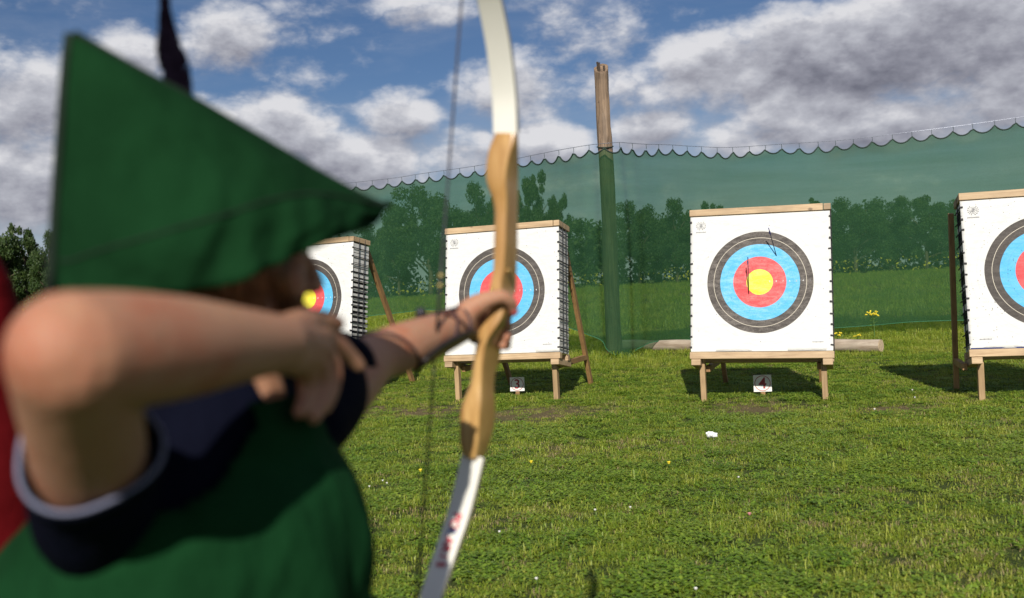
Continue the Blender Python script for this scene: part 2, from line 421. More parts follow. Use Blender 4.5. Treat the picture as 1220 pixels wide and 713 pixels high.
    b3 = P(1598, 380, 14.7); pole_ob(Vector((b3.x, b3.y, -.1)), Vector((b3.x, b3.y, 4.2)), .12, .11, 'wooden pole at the far right end of the net', False)
build_net()

# ---------------------------------------------------------------- log behind the fourth target
def build_log():
    a = P(742, 412.5, 17.0); b_ = P(1050, 412.0, 14.0); a.z = .10; b_.z = .10
    wm = wood('log_bark', (.52, .44, .35), (.28, .21, .15), axis=0, sc=9, bump=.8)
    d = b_ - a; L = d.length; ob_rot = math.atan2(d.y, d.x)
    r = .093
    root = empty('log', a, (0, 0, ob_rot)); tag(root, 'pale debarked log lying on the grass behind target four', 'log')
    pts = [(L * i / 24, .015 * math.sin(i * .7), .0 + .006 * math.sin(i * 1.3)) for i in range(25)]
    MB().tube(pts, [r * (1 + .05 * mnoise.noise(Vector((i * .5, 0, 0)))) for i in range(25)], 20, caps=False).build('trunk', wm, root, smooth=True)
    cw = simple('cut_wood', (.50, .38, .25), .8, .3, 60)
    for e, x in ((0, 0.0), (1, L)):
        MB().tube([(x - .004, pts[-1][1] if e else 0, pts[-1][2] if e else 0), (x + .004, pts[-1][1] if e else 0, pts[-1][2] if e else 0)], [r * .98] * 2, 20).build('cut_end', cw, root)
build_log()

# ---------------------------------------------------------------- text meshes
def text_mesh(txt, size, name, material, extr=.0008, align='CENTER', bold=0.):
    cu = bpy.data.curves.new('tmp', 'FONT'); cu.body = txt; cu.size = size; cu.extrude = extr; cu.align_x = align; cu.align_y = 'CENTER'; cu.offset = bold
    o = bpy.data.objects.new('tmp', cu); COL.objects.link(o); bpy.context.view_layer.update()
    me = bpy.data.meshes.new_from_object(o.evaluated_get(bpy.context.evaluated_depsgraph_get())); me.name = name
    me.materials.clear(); me.materials.append(material)
    bpy.data.objects.remove(o); bpy.data.curves.remove(cu); return me

# ---------------------------------------------------------------- targets
PINE = wood('pine_plank', (.48, .35, .21), (.31, .20, .11), axis=0)
PINE_V = wood('pine_leg', (.42, .29, .15), (.26, .16, .08), axis=2)
PINE_D = wood('pine_prop', (.34, .20, .08), (.21, .11, .045), axis=2)
FOAMW = simple('foam_white', (.66, .65, .62), .8, .06, 15, .3, 60)
FOAMB = simple('foam_black_and_shade', (.010, .010, .012), .85, .3, 15)
CORD = simple('lacing_cord', (.015, .014, .018), .7)
INK = simple('grey_ink', (.22, .22, .24), .8)
INKW = simple('white_ink', (.75, .75, .75), .8)
NAVYINK = simple('navy_strap', (.02, .03, .12), .7)

def face_mat(name, worn, holes):
    """paper face: rings from the sheet's own x/z coordinates"""
    mt, b, bs = mat(name); tc = b.new('ShaderNodeTexCoord'); oi = b.new('ShaderNodeObjectInfo'); v = tc.outputs['Object']
    vv = b.vmath('ADD', v, (worn * 7, 3.3, holes))
    wob = b.math('MULTIPLY', b.math('SUBTRACT', b.noise(vv, 5, 3, .5), .5), .008)
    flat = b.vmath('MULTIPLY', v, (1, 0, 1)); L = b.math('ADD', b.vmath('LENGTH', flat, out=1), wob)
    scr = b.noise(b.vmath('MULTIPLY', vv, (1, 1, 3.2)), 9, 8, .72, .5); fine = b.noise(vv, 70, 4, .7)
    def ring(c_in, r, prev): return b.mix(b.math('LESS_THAN', L, r), prev, c_in)
    def tint(col, wash, amt):
        f = b.maprange(b.math('ADD', b.math('MULTIPLY', scr, .7), b.math('MULTIPLY', fine, .3)), .38, .68, 0, amt)
        return b.mix(f, (*col, 1), (*wash, 1))
    white = b.mix(b.maprange(scr, .48, .72, 0, .5), (.63, .63, .62, 1), (.48, .48, .47, 1))
    black = tint((.062, .055, .052), (.21, .188, .172), .8 * worn)
    blue = tint((.09, .40, .68), (.32, .58, .76), .7 * worn)
    red = tint((.62, .075, .085), (.75, .25, .24), .75 * worn)
    gold = tint((.78, .66, .05), (.80, .74, .22), .8 * worn)
    col = ring(black, .488, white); col = ring(blue, .366, col); col = ring(red, .244, col); col = ring(gold, .122, col)
    def line(r, c, w, prev, a=.8):
        d_ = b.math('ABSOLUTE', b.math('SUBTRACT', L, r)); return b.mix(b.math('MULTIPLY', b.math('LESS_THAN', d_, w), a), prev, c)
    col = line(.427, (.72, .66, .55, 1), .0021, col, .8); col = line(.549, (.45, .45, .45, 1), .0016, col, .45); col = line(.602, (.45, .45, .45, 1), .0016, col, .35)
    col = line(.061, (.35, .32, .05, 1), .0014, col, .6); col = line(.183, (.35, .08, .08, 1), .0014, col, .5); col = line(.305, (.1, .25, .4, 1), .0014, col, .5)
    vo = b.new('ShaderNodeTexVoronoi'); b.put(vo.inputs['Vector'], flat); vo.inputs['Scale'].default_value = 42
    sel = b.new('ShaderNodeSeparateColor'); b.l.new(vo.outputs['Color'], sel.inputs[0])
    near = b.maprange(L, .1, .62, 1.0, .35, False)
    hole = b.math('MULTIPLY', b.math('LESS_THAN', vo.outputs[0], .17), b.math('LESS_THAN', sel.outputs[0], b.math('MULTIPLY', near, holes)))
    col = b.mix(b.math('MULTIPLY', hole, .75), col, (.05, .045, .04, 1))
    b.l.new(col, bs.inputs['Base Color']); bs.inputs['Roughness'].default_value = .75; bs.inputs['Specular IOR Level'].default_value = .2
    bn = b.new('ShaderNodeBump'); bn.inputs['Strength'].default_value = .6; bn.inputs['Distance'].default_value = .013
    b.l.new(b.noise(b.vmath('MULTIPLY', vv, (1, 1, 2.5)), 6, 5, .6, .5), bn.inputs['Height']); b.l.new(bn.outputs[0], bs.inputs['Normal'])
    return mt

BW, BH, BT = 1.29, 1.39, .34
def build_target(X, Y, Z, yaw, lean, rl, label, worn, holes, side, facelab, seed, back=1.64, propdrop=0.):
    rr = random.Random(seed)
    # stand root: level, at the ground under the front edge
    root = empty('archery_target', (X, Y, 0), (0, 0, -yaw)); tag(root, label, 'archery target', 'archery targets standing in a row on the grass')
    # tilted frame of the boss inside the stand frame
    M3 = (Matrix.Rotation(-lean, 3, 'X') @ Matrix.Rotation(-rl, 3, 'Y'))
    R4 = M3.to_4x4(); R4.translation = Vector((0, 0, Z))
    def put(o): o.matrix_local = R4; return o
    def B(name, c, size, m_, bev=.003, rot=None):
        mb = MB(); mb.box((0, 0, 0), size, None, bev); o = mb.build(name, m_, root)
        o.matrix_local = R4 @ Matrix.Translation(c) @ (rot.to_matrix().to_4x4() if rot else Matrix()); return o
    # frame planks
    B('top_plank', (-.035, -.012 + BT / 2, BH - .034), (BW - .05, BT + .035, .064), PINE)
    B('top_plank', (BW / 2 - .022, -.012 + BT / 2, BH - .033), (.064, BT + .03, .060), PINE)
    B('bottom_plank', (0, .012, -.034), (BW + .02, .075, .064), PINE)
    B('bottom_plank', (0, BT - .03, -.036), (BW + .01, .075, .064), PINE)
    for sx in (-1, 1): B('cross_rail', (sx * (BW / 2 - .048), BT / 2 + .02, -.098), (.088, BT + .10, .058), PINE)
    # boss: dark core and pale foam layers
    B('boss_core', (0, BT / 2, (BH - .068) / 2), (BW - .05, BT - .04, BH - .075), FOAMB, 0)
    nl = 22; pitch_ = (BH - .075) / nl; lay = {}
    for i in range(nl):
        t = (i + .5) / nl
        hh = pitch_ - .006
        if side == 'stripe': hh = pitch_ * (.86 if t > .78 else .9 if t < .12 else (.74 if t > .66 else .46 + .06 * rr.random()))
        if side == 'dark': hh = pitch_ * .9
        ins = rr.uniform(0, .006)
        B('foam_layer', (rr.uniform(-.002, .002), BT / 2 + .0, pitch_ * (i + .5)), (BW - .012 - ins, BT - .012, hh), FOAMB if side == 'dark' and i % 3 else FOAMW, .0)  # on a 'dark' boss most layers are blackened, its side's shade put into colour
    # paper face with slight waves, 5 mm in front
    nx, nz = 40, 42; vs = []; fs = []
    zc = .66; z0, z1 = .004, BH - .072; w2 = BW / 2 + .002
    for j in range(nz + 1):
        for i in range(nx + 1):
            x = -w2 + 2 * w2 * i / nx; z = z0 + (z1 - z0) * j / nz
            y = -.007 - .0035 * (1 + mnoise.noise(Vector((x * 5 + seed, z * 9, 0)))) - .003 * math.exp(-((z - z0) / .05) ** 2) * (1 + math.sin(x * 9 + seed))
            vs.append((x, y, z - zc))
    for j in range(nz):
        for i in range(nx): a = j * (nx + 1) + i; fs.append((a, a + 1, a + nx + 2, a + nx + 1))
    n0 = len(vs)
    f = MB().add(vs, fs).build('paper_face', face_mat('target_paper', worn, holes), root, smooth=True)
    f.matrix_local = R4 @ Matrix.Translation((0, 0, zc)); f['label'] = facelab
    sm = f.modifiers.new('thickness', 'SOLIDIFY'); sm.thickness = .0015; sm.offset = 1
    # lower folded sheet edge
    B('paper_fold', (0, -.014, .018), (BW - .004, .003, .030), FOAMW, 0)
    if side == 'dark': B('strap', (0, -.016, .006), (BW - .01, .004, .013), NAVYINK, 0)
    # printed scores, crest and small print
    RX = Matrix.Rotation(math.pi / 2, 4, 'X')
    def printed(me, x, z, name, parent=root, y=-.0165):
        o = link(bpy.data.objects.new(name, me), parent); o.matrix_local = R4 @ Matrix.Translation((x, y, z)) @ RX; return o
    for k, dgt in enumerate('9876543'):
        printed(text_mesh(dgt, .026, 'score_number', INKW if k < 6 else INK, .0006), .091 + .061 * k, zc, 'score_number')
    cb = MB()
    for rad_, w in ((.030, .0022), (.018, .003), (.008, .006)):
        pts = [(rad_ * math.cos(a), rad_ * math.sin(a), 0) for a in np.linspace(0, 2 * math.pi, 25)]; cb.tube(pts, [w * .5] * 25, 4, caps=False)
    for sgn in (-1, 1):
        for q in range(6):
            a = -1.2 + q * .42; c = Vector((sgn * .042 * math.cos(a), .042 * math.sin(a), 0)); cb.box(c, (.011, .005, .001), Euler((0, 0, sgn * (a + .8))))
    cb.build('crest', INK, root).matrix_local = R4 @ Matrix.Translation((-BW / 2 + .10, -.0165, BH - .16)) @ RX
    tm = MB()
    for q in range(9): tm.box((-.045 + q * .011, 0, 0), (.007, .008 if q % 3 else .011, .001))
    tm.build('small_print', INK, root).matrix_local = R4 @ Matrix.Translation((-BW / 2 + .10, -.0165, BH - .225)) @ RX
    tm.build('small_print', INK, root).matrix_local = R4 @ Matrix.Translation(((BW / 2 - .13) if side != 'dark' else (-BW / 2 + .13), -.0165, .085)) @ RX
    # lacing cords round the edges
    lm = None; n = 13
    for sx in (-1, 1):
        for i in range(n):
            z = .05 + (BH - .18) * i / (n - 1) + rr.uniform(-.008, .008)
            mb = MB(); ln = rr.uniform(.014, .03); x0 = sx * (BW / 2 + .004)
            mb.box((x0 - sx * (ln / 2 - .004), -.019, 0), (ln, .008, .012 + rr.random() * .006), Euler((0, rr.uniform(-.15, .15), 0)), 0)
            mb.box((x0 + sx * .002, BT / 2 - .01, rr.uniform(-.004, .004)), (.007, BT + .01, .008), Euler((rr.uniform(-.03, .03), 0, 0)), 0)
            o = mb.build('lacing', CORD, root); o.matrix_local = R4 @ Matrix.Translation((0, 0, z))
        for yy in ((.10, .22) if side != 'dark' else (.12,)):
            mb = MB(); z_ = [0, .3, .7, 1.0, BH - .01]
            mb.tube([(sx * (BW / 2 + .008), yy + rr.uniform(-.01, .01), z) for z in z_], [.005] * 5, 5)
            o = mb.build('side_cord', CORD, root); put(o)
        if side == 'cord':
            for k in range(9):
                z = .1 + k * .14 + rr.uniform(-.02, .02); mb = MB()
                mb.tube([(sx * (BW / 2 + .008), .0, z), (sx * (BW / 2 + .010), .16, z + rr.uniform(-.02, .02)), (sx * (BW / 2 + .008), BT - .01, z + rr.uniform(-.02, .02))], [.0032] * 3, 5)
                put(mb.build('side_cord', CORD, root))
    # legs: vertical in the stand frame
    g = -.06
    for sx in (-1, 1):
        lx = sx * .556
        zt = Z - .04 if False else Z - .068 + sx * lx * 0
        MB().box((lx, .095, (Z - .125 + g) / 2 + .03), (.05, .072, Z - .125 - g + .06), None, .003).build('leg', PINE_V, root)
        top = Vector((sx * (BW / 2 - .09 if back > 1 else BW / 2 + .03), BT + .055 + math.sin(lean) * 1.25, Z + 1.22)); bot = Vector((sx * (.5 if back > 1 else .67), back, g))
        MB().beam(bot, top, .045, .07, .003, up=Vector((0, 1, 0))).build('rear_prop', PINE_D, root)
        t = (Z - .07) / (top.z); pr = bot.lerp(top, (Z - .1 - g) / (top.z - g))
        MB().beam(Vector((pr.x, .16, Z - .165)), Vector((pr.x, pr.y + .05, Z - .165)), .04, .06, .003).build('side_rail', PINE_D, root)
    return root, R4
T2 = build_target(-2.515, 12.06, .528, rad(24.9), rad(8.2), rad(.4), 'archery target beside the peaked green hat, with bold black and white striped side', .35, .4, 'stripe', 'target face partly hidden by the hat and arm', 2)
T3 = build_target(-.141, 10.48, .50, rad(20.2), rad(9.1), rad(.2), 'archery target behind the bow hand, above the sign with number 3', .55, .32, 'cord', 'target face crossed by the wooden bow', 3)
T4 = build_target(2.293, 9.287, .474, rad(18), rad(11), rad(-1.2), 'archery target stuck with two arrows, above the sign with number 4', 1.0, .10, 'cord', 'faded target face with two arrows', 4)
T5 = build_target(4.569, 8.455, .446, rad(17), rad(9.4), rad(-.1), 'archery target cut off by the right edge of the photo, its face full of holes', .45, .8, 'dark', 'target face full of arrow holes', 5, back=.82)

# arrows in the fourth target
def arrow(tip, nock, label):
    tip = Vector(tip); nock = Vector(nock); d = (tip - nock).normalized(); L = (tip - nock).length
    root = empty('arrow', nock, d.to_track_quat('Z', 'Y').to_euler()); tag(root, label, 'arrow', 'arrows in target four')
    MB().tube([(0, 0, 0), (0, 0, L + .03)], [.0042] * 2, 8).build('shaft', simple('arrow_shaft', (.02, .018, .03), .4), root, smooth=True)
    MB().tube([(0, 0, -.012), (0, 0, .008)], [.0045] * 2, 8).build('nock', simple('nock', (.05, .06, .35), .4), root)
    for k in range(3):
        a = 2.094 * k; x, y = math.cos(a), math.sin(a); mb = MB(); t = .0006
        n_ = Vector((-y, x, 0)) * t; pr = [Vector((x * r, y * r, z)) for r, z in ((.004, .02), (.009, .03), (.008, .05), (.004, .07))]
        mb.add([p + n_ for p in pr] + [p - n_ for p in pr], [(0, 1, 2, 3), (7, 6, 5, 4), (0, 4, 5, 1), (1, 5, 6, 2), (2, 6, 7, 3)])
        mb.build('vane', simple('vane', (.04, .05, .25), .5), root)
a4 = T4[0].matrix_basis @ T4[1]
def facept(px, py):
    n = (a4.to_3x3() @ Vector((0, -1, 0))); p0 = a4 @ Vector((0, -.012, .6)); d = P(px, py, 10) - CAM
    return CAM + d * ((p0 - CAM).dot(n) / d.dot(n))
t1 = facept(892, 350); t2 = facept(925, 305)
arrow(t1, P(891, 308, t1.y - .11), 'dark arrow angled steeply upward out of the red and gold rings')
arrow(t2, P(916, 273, t2.y - .13), 'dark arrow stuck in the blue ring, upper right, crossing the black ring')

# number signs
def number_sign(px, py, Y, dg, dpx, label):
    c = P(px, py, Y); root = empty('number_sign', (c.x, c.y, 0), (rad(-4), 0, rad(-12))); tag(root, label, 'sign', 'small number signs under the targets')
    w = dpx / 1186 * Y
    MB().box((0, .012, (c.z) / 2 - .05), (.045, .018, c.z + .02), None, .002).build('stake', PINE_D, root)
    MB().box((0, 0, c.z), (w, .005, w * .95), None, .0008).build('plate', simple('sign_plate', (.72, .71, .68), .5, .08, 12), root)
    redm = simple('sign_red', (.32, .03, .035), .55, .3, 25)
    pts = [(w * .42 * math.cos(a), 0, w * .42 * math.sin(a)) for a in np.linspace(0, 2 * math.pi, 41)]
    vs = []; fs = []
    for i, a in enumerate(np.linspace(0, 2 * math.pi, 48, endpoint=False)):
        for r in (w * .405, w * .44): vs.append((r * math.cos(a), -.0035, c.z + r * math.sin(a)))
    for i in range(48): j = (i + 1) % 48; fs.append((2 * i, 2 * i + 1, 2 * j + 1, 2 * j))
    o = MB().add(vs, fs).build('ring', redm, root); sm = o.modifiers.new('t', 'SOLIDIFY'); sm.thickness = .001
    me = text_mesh(dg, w * .88, 'digit', redm, .0006, bold=.002)
    o = link(bpy.data.objects.new('digit', me), root); o.matrix_local = Matrix.Translation((0, -.0042, c.z - .003)) @ Matrix.Rotation(math.pi / 2, 4, 'X')
number_sign(616, 458, 11.0, '3', 17.5, 'small white sign with a red circled numeral three, under the target behind the bow')
number_sign(908.5, 457, 9.75, '4', 21, 'small white sign with a red circled numeral four, under the target with two arrows')

# ---------------------------------------------------------------- people
FD = Vector((.38, .92, 0)).normalized()          # shooting direction
ND = Vector((.92, -.38, 0)).normalized()         # the archer's chest faces this way
def eloft(mb, rings, n=28, cap=True):
    vs = []
    for c, va, vb in rings:
        for k in range(n):
            a = 2 * math.pi * k / n; vs.append(Vector(c) + Vector(va) * math.cos(a) + Vector(vb) * math.sin(a))
    N = len(rings)
    fs = [(i * n + k, i * n + (k + 1) % n, (i + 1) * n + (k + 1) % n, (i + 1) * n + k) for i in range(N - 1) for k in range(n)]
    if cap: fs.append(tuple(range(n - 1, -1, -1))); fs.append(tuple((N - 1) * n + k for k in range(n)))
    return mb.add(vs, fs)
def fuse(o, vox, sm=4):
    r = o.modifiers.new('fuse', 'REMESH'); r.mode = 'VOXEL'; r.voxel_size = vox; r.use_smooth_shade = True
    s = o.modifiers.new('smooth', 'SMOOTH'); s.factor = .5; s.iterations = sm; return o
def skin_mat(name, base):
    mt, b, bs = mat(name); geo = b.new('ShaderNodeNewGeometry'); tc = b.new('ShaderNodeTexCoord'); v = tc.outputs['Object']
    n = b.noise(v, 14, 5, .65); n2 = b.noise(v, 160, 3, .6); n4 = b.noise(v, 420, 2, .5)
    col = b.ramp(n, [(.3, (base[0] * 1.05, base[1] * 1.12, base[2] * 1.1)), (.52, base), (.72, (base[0] * .95, base[1] * .58, base[2] * .5))])
    dst = b.vmath('LENGTH', b.vmath('SUBTRACT', geo.outputs['Position'], tuple(P(76, 405, .56))), out=1)
    red = b.math('MULTIPLY', b.maprange(dst, .05, .02), b.maprange(n, .25, .65, .1, .42)); col = b.mix(red, col, (base[0] * 1.05, base[1] * .55, base[2] * .5, 1))
    col = b.mix(b.maprange(n4, .66, .72, 0, .35), col, (base[0] * .55, base[1] * .35, base[2] * .25, 1))
    col = b.mix(b.maprange(n2, .55, .75, 0, .18), col, (base[0] * .6, base[1] * .38, base[2] * .3, 1))
    b.l.new(col, bs.inputs['Base Color']); bs.inputs['Roughness'].default_value = .62; bs.inputs['Specular IOR Level'].default_value = .3
    bs.inputs['Subsurface Weight'].default_value = .25; bs.inputs['Subsurface Radius'].default_value = (.012, .004, .002); bs.inputs['Subsurface Scale'].default_value = 1.0
    bn = b.new('ShaderNodeBump'); bn.inputs['Strength'].default_value = .6; bn.inputs['Distance'].default_value = .0022
    b.l.new(b.noise(v, 55, 6, .7), bn.inputs['Height']); b.l.new(bn.outputs[0], bs.inputs['Normal']); return mt
def cloth(name, col, weave=900, rough=.85, fold=9, sheen=.3):
    mt, b, bs = mat(name); tc = b.new('ShaderNodeTexCoord'); v = tc.outputs['Object']
    n = b.noise(v, 7, 4, .6); c2 = tuple(x * .55 for x in col)
    b.l.new(b.ramp(n, [(.3, col), (.7, c2)]), bs.inputs['Base Color']); bs.inputs['Roughness'].default_value = rough
    bs.inputs['Specular IOR Level'].default_value = .04
    h = b.math('ADD', b.math('MULTIPLY', b.noise(b.vmath('MULTIPLY', v, (1, 1, .5)), fold, 5, .6), 1.6), b.math('MULTIPLY', b.noise(v, weave, 2, .5), .05))
    bn = b.new('ShaderNodeBump'); bn.inputs['Strength'].default_value = .5; bn.inputs['Distance'].default_value = .02
    b.l.new(h, bn.inputs['Height']); b.l.new(bn.outputs[0], bs.inputs['Normal']); return mt

SKIN = skin_mat('skin', (.37, .19, .118))
R_SH = P(120, 618, .79); L_SH = Vector((-.205, 1.00, 1.085))
R_EL = P(84, 420, .575); R_WR = P(335, 409, .80)
L_EL = P(447, 427, 1.215); L_WR = P(549, 386, 1.40)
PELV = Vector((-.265, .905, .70))
HEADC = Vector((-.271, .892, 1.236)); HD = Vector((.843, .538, 0)); HS = Vector((.538, -.843, 0)); UZ = Vector((0, 0, 1))

def head_into(mb, c, hd, hs, s=1.0):
    Mh = Matrix((hs, hd, UZ)).transposed()
    def E(off, r): mb.ball(c + Mh @ (Vector(off) * s), Vector(r) * s, 18, 12, Mh)
    E((0, -.008, .022), (.073, .090, .085)); E((0, .025, -.025), (.058, .060, .070)); E((0, .050, -.062), (.034, .030, .030))
    E((0, .060, .000), (.050, .028, .050))
    for sx in (-1, 1):
        E((sx * .036, .052, -.022), (.024, .026, .026)); E((sx * .074, -.004, -.008), (.008, .018, .027)); E((sx * .078, -.010, .002), (.006, .014, .014))
        E((sx * .028, .078, .022), (.020, .010, .008)); E((sx * .009, .092, -.026), (.008, .009, .007))
    mb.tube([c + Mh @ (Vector((0, .084, .014)) * s), c + Mh @ (Vector((0, .096, -.010)) * s), c + Mh @ (Vector((0, .100, -.024)) * s)], [.007 * s, .009 * s, .010 * s], 10)
    E((0, .099, -.024), (.010, .010, .009)); E((0, .083, -.046), (.022, .009, .006)); E((0, .080, -.056), (.019, .010, .007))

def build_archer():
    root = empty('person', (-.26, .9, 0)); inv = Matrix.Translation((.26, -.9, 0))
    tag(root, 'young archer in peaked green hat and green tabard, holding up the wooden bow', 'person')
    def fin(o): o.matrix_parent_inverse = inv; return o
    mb = MB()
    head_into(mb, HEADC, HD, HS)
    neck = Vector((-.252, .885, 1.10)); limb(mb, [(neck - UZ * .03, .052), (neck + UZ * .03, .043), (HEADC - UZ * .05 - HD * .02, .045)])
    # trunk
    mid = (R_SH + L_SH) / 2
    eloft(mb, [(PELV - UZ * .05, FD * .115, ND * .085), (PELV + UZ * .03, FD * .12, ND * .09), (PELV + UZ * .14, FD * .105, ND * .08), (PELV.lerp(mid, .62), FD * .12, ND * .085), (PELV.lerp(mid, .85), FD * .13, ND * .083), (mid - UZ * .01, FD * .105, ND * .06), (mid + UZ * .03, FD * .05, ND * .045)])
    # drawing arm
    ed = (R_WR - R_EL).normalized(); ud = (R_EL - R_SH).normalized()
    limb(mb, [(R_SH, .042), (R_SH.lerp(R_EL, .5), .0385), (R_EL - ud * .03, .0365), (R_EL, .0362)], 24, 8)
    limb(mb, [(R_EL, .0362), (R_EL + ed * .045, .0372), (R_EL.lerp(R_WR, .45), .0350), (R_EL.lerp(R_WR, .75), .0285), (R_WR, .0228)], 24, 8)
    mb.ball(R_EL + (ud * .7 - ed).normalized() * .0095 , .0292, 20, 14)
    # right hand: back of the hand, index pointing on, others hanging loose
    K = [P(386, 401, .905), P(384, 416, .893), P(376, 430, .880), P(364, 440, .868)]
    for i, k in enumerate(K):
        limb(mb, [(R_WR.lerp(P(338, 395 + i * 11, .80), .8), .0165), (R_WR.lerp(k, .6), .0150), (k, .0118)], 10, 3)
    limb(mb, [(K[0], .0112), (P(402, 411, .925), .0095), (P(416, 424, .945), .0085), (P(427, 435, .957), .0072)], 10, 4)
    limb(mb, [(K[1], .0112), (P(396, 438, .905), .0098), (P(394, 463, .900), .0088), (P(387, 484, .885), .0075)], 10, 4)
    limb(mb, [(K[2], .0110), (P(384, 452, .893), .0096), (P(383, 477, .885), .0086), (P(374, 497, .868), .0073)], 10, 4)
    limb(mb, [(K[3], .0102), (P(366, 458, .875), .0088), (P(364, 477, .868), .0078), (P(357, 491, .852), .0066)], 10, 4)
    limb(mb, [(P(334, 398, .80), .014), (P(352, 388, .84), .0135), (P(374, 381, .88), .0105), (P(390, 382, .90), .009), (P(403, 386, .915), .007)], 10, 4)
    # bow arm
    limb(mb, [(L_SH, .043), (L_SH.lerp(L_EL, .5), .037), (L_EL, .0305), (L_EL.lerp(L_WR, .3), .0318), (L_EL.lerp(L_WR, .75), .0255), (L_WR, .0218)], 18)
    # bow hand: palm behind the grip, thumb across, finger tips round the far side
    for k, (px, py) in enumerate(((573, 363), (571, 373), (569, 385), (569, 397))):
        limb(mb, [(P(549, 377 + 5 * k, 1.40), .0155), (P(558, 372 + 7 * k, 1.425), .0155), (P(px - 4, py, 1.455), .0125)], 10, 3)
    limb(mb, [(P(551, 377, 1.40), .017), (P(566, 365, 1.405), .0165), (P(582, 357, 1.405), .0125), (P(597, 354, 1.408), .0105), (P(607, 360, 1.418), .0098), (P(611, 371, 1.43), .0082)], 12, 4)
    fing = [(368, 378, 370), (379, 388, 385), (391, 401, 401), (402, 411, 411)]
    for k, (y0, y1, y2) in enumerate(fing):
        rr = .0098 if k < 3 else .0085
        limb(mb, [(P(566, y0, 1.462), rr + .002), (P(575, y0 + 2, 1.505), rr), (P(592, y1 - 3, 1.515), rr), (P(603, y1, 1.492), rr * .95), (P(602 - (k > 2) * 3, y2 + 1, 1.462), rr * .85)], 10, 4)
    # legs and feet
    for sgn, ft in ((1, .17), (-1, -.17)):
        hip = PELV + FD * (.06 * sgn) - UZ * .02; kn = PELV + FD * (ft * .75) + ND * .02; kn.z = .385; an = PELV + FD * ft; an.z = .07
        limb(mb, [(hip, .072), (hip.lerp(kn, .5), .06), (kn, .045), (kn.lerp(an, .35), .043), (an, .03)], 16)
    body = fuse(mb.build('body', SKIN, root), .0024, 6); fin(body)
    body['label'] = 'bare arms, hands and face of the archer'
    # nails
    nm = simple('nail', (.30, .05, .05), .35)
    for a, nrm, lab in ((P(612.5, 371, 1.422), None, 'dark red thumbnail'),):
        q = MB(); q.ball(a, (.0052, .004, .0065)); o = fin(q.build('thumbnail', nm, root, True)); o['label'] = lab
    # eyes, hair
    Mh = Matrix((HS, HD, UZ)).transposed()
    for sx in (-1, 1):
        q = MB(); q.ball(HEADC + Mh @ Vector((sx * .028, .074, .008)), .0105); fin(q.build('eye', simple('eye', (.55, .52, .48), .2), root, True))
    q = MB(); rr = random.Random(5)
    q.ball(HEADC + Mh @ Vector((0, -.014, .022)), (.076, .090, .082), 18, 12, Mh)
    for i in range(260):
        a = rr.uniform(.62 * math.pi, 2.38 * math.pi); 
        if abs((a % (2 * math.pi)) - math.pi / 2) < .55: continue
        x, y = .079 * math.cos(a), .090 * math.sin(a) - .014; l = rr.uniform(.05, .085)
        p0 = HEADC + Mh @ Vector((x * .97, y * .97, .03)); p1 = HEADC + Mh @ Vector((x * 1.04, y * 1.04, -.01)); p2 = HEADC + Mh @ Vector((x * rr.uniform(.95, 1.06), y * 1.04 + rr.uniform(-.012, .012), .02 - l))
        q.tube([p0, p1, p2], [.0035, .0032, .0012], 4)
    fin(q.build('hair', simple('hair', (.22, .095, .038), .5, .4, 60), root, True))
    # shirt with sleeves
    NV = cloth('navy_shirt', (.004, .005, .014)); TR = simple('trim', (.15, .16, .24), .8)
    q = MB()
    eloft(q, [(PELV + UZ * .0, FD * .128, ND * .098), (PELV + UZ * .14, FD * .118, ND * .092), (PELV.lerp(mid, .62), FD * .130, ND * .094), (PELV.lerp(mid, .85), FD * .138, ND * .092), (mid - UZ * .0, FD * .115, ND * .07), (mid + UZ * .045, FD * .080, ND * .068), (mid + UZ * .092, FD * .062, ND * .058)])
    rc = R_SH.lerp(R_EL, .34); lc = P(384, 456, 1.075)
    limb(q, [(R_SH.lerp(mid, .25), .050), (R_SH, .050), (rc, .0455)], 20); limb(q, [(L_SH.lerp(mid, .25), .054), (L_SH.lerp(lc, .5), .052), (lc, .0475)], 20)
    fin(fuse(q.build('shirt', NV, root), .004, 5))
    def cuff(c, ax, r, name, wob=0.):
        ax = ax.normalized(); x = ax.orthogonal().normalized(); y = ax.cross(x); w = MB(); vs = []; fs = []; n = 40
        for i in range(n):
            a = 2 * math.pi * i / n; rr_ = r * (1 + wob * math.sin(3 * a + 1)); d = x * math.cos(a) + y * math.sin(a)
            for t, e in ((-.012, .001), (.014, .003), (.014, -.002), (-.012, -.004)): vs.append(c + ax * t + d * (rr_ + e))
        for i in range(n):
            j = (i + 1) % n
            for k in range(4): fs.append((i * 4 + k, j * 4 + k, j * 4 + (k + 1) % 4, i * 4 + (k + 1) % 4))
        w.add(vs, fs); fin(w.build('sleeve', NV, root, True))
        tp = []
        for i in range(n + 1):
            a = 2 * math.pi * i / n; tp.append(c + ax * .015 + (x * math.cos(a) + y * math.sin(a)) * (r * (1 + wob * math.sin(3 * a + 1)) + .001))
        fin(MB().tube(tp, [.0017] * len(tp), 8, caps=False).build('sleeve_trim', TR, root, True))
    cuff(rc + (R_EL - R_SH).normalized() * .030, R_EL - R_SH, .0450, 'r', .08); cuff(lc + (L_EL - L_SH).normalized() * .028, L_EL - L_SH, .0470, 'l', .04)
    # tabard
    GT = cloth('tabard_green', (.0075, .046, .015), 700, .9, 11)
    rings = []
    prof = [(-.16, .185, .160, -.012), (-.06, .170, .148, -.012), (.02, .158, .138, -.012), (.12, .150, .132, -.014), (.22, .148, .134, -.014), (.28, .148, .128, -.008), (.325, .143, .112, -.0), (.360, .125, .090, 0), (.388, .105, .082, 0), (.412, .084, .070, 0)]
    q = MB(); n = 120; vs = []; N = len(prof); pr = crom([tuple(p) for p in prof], 7)
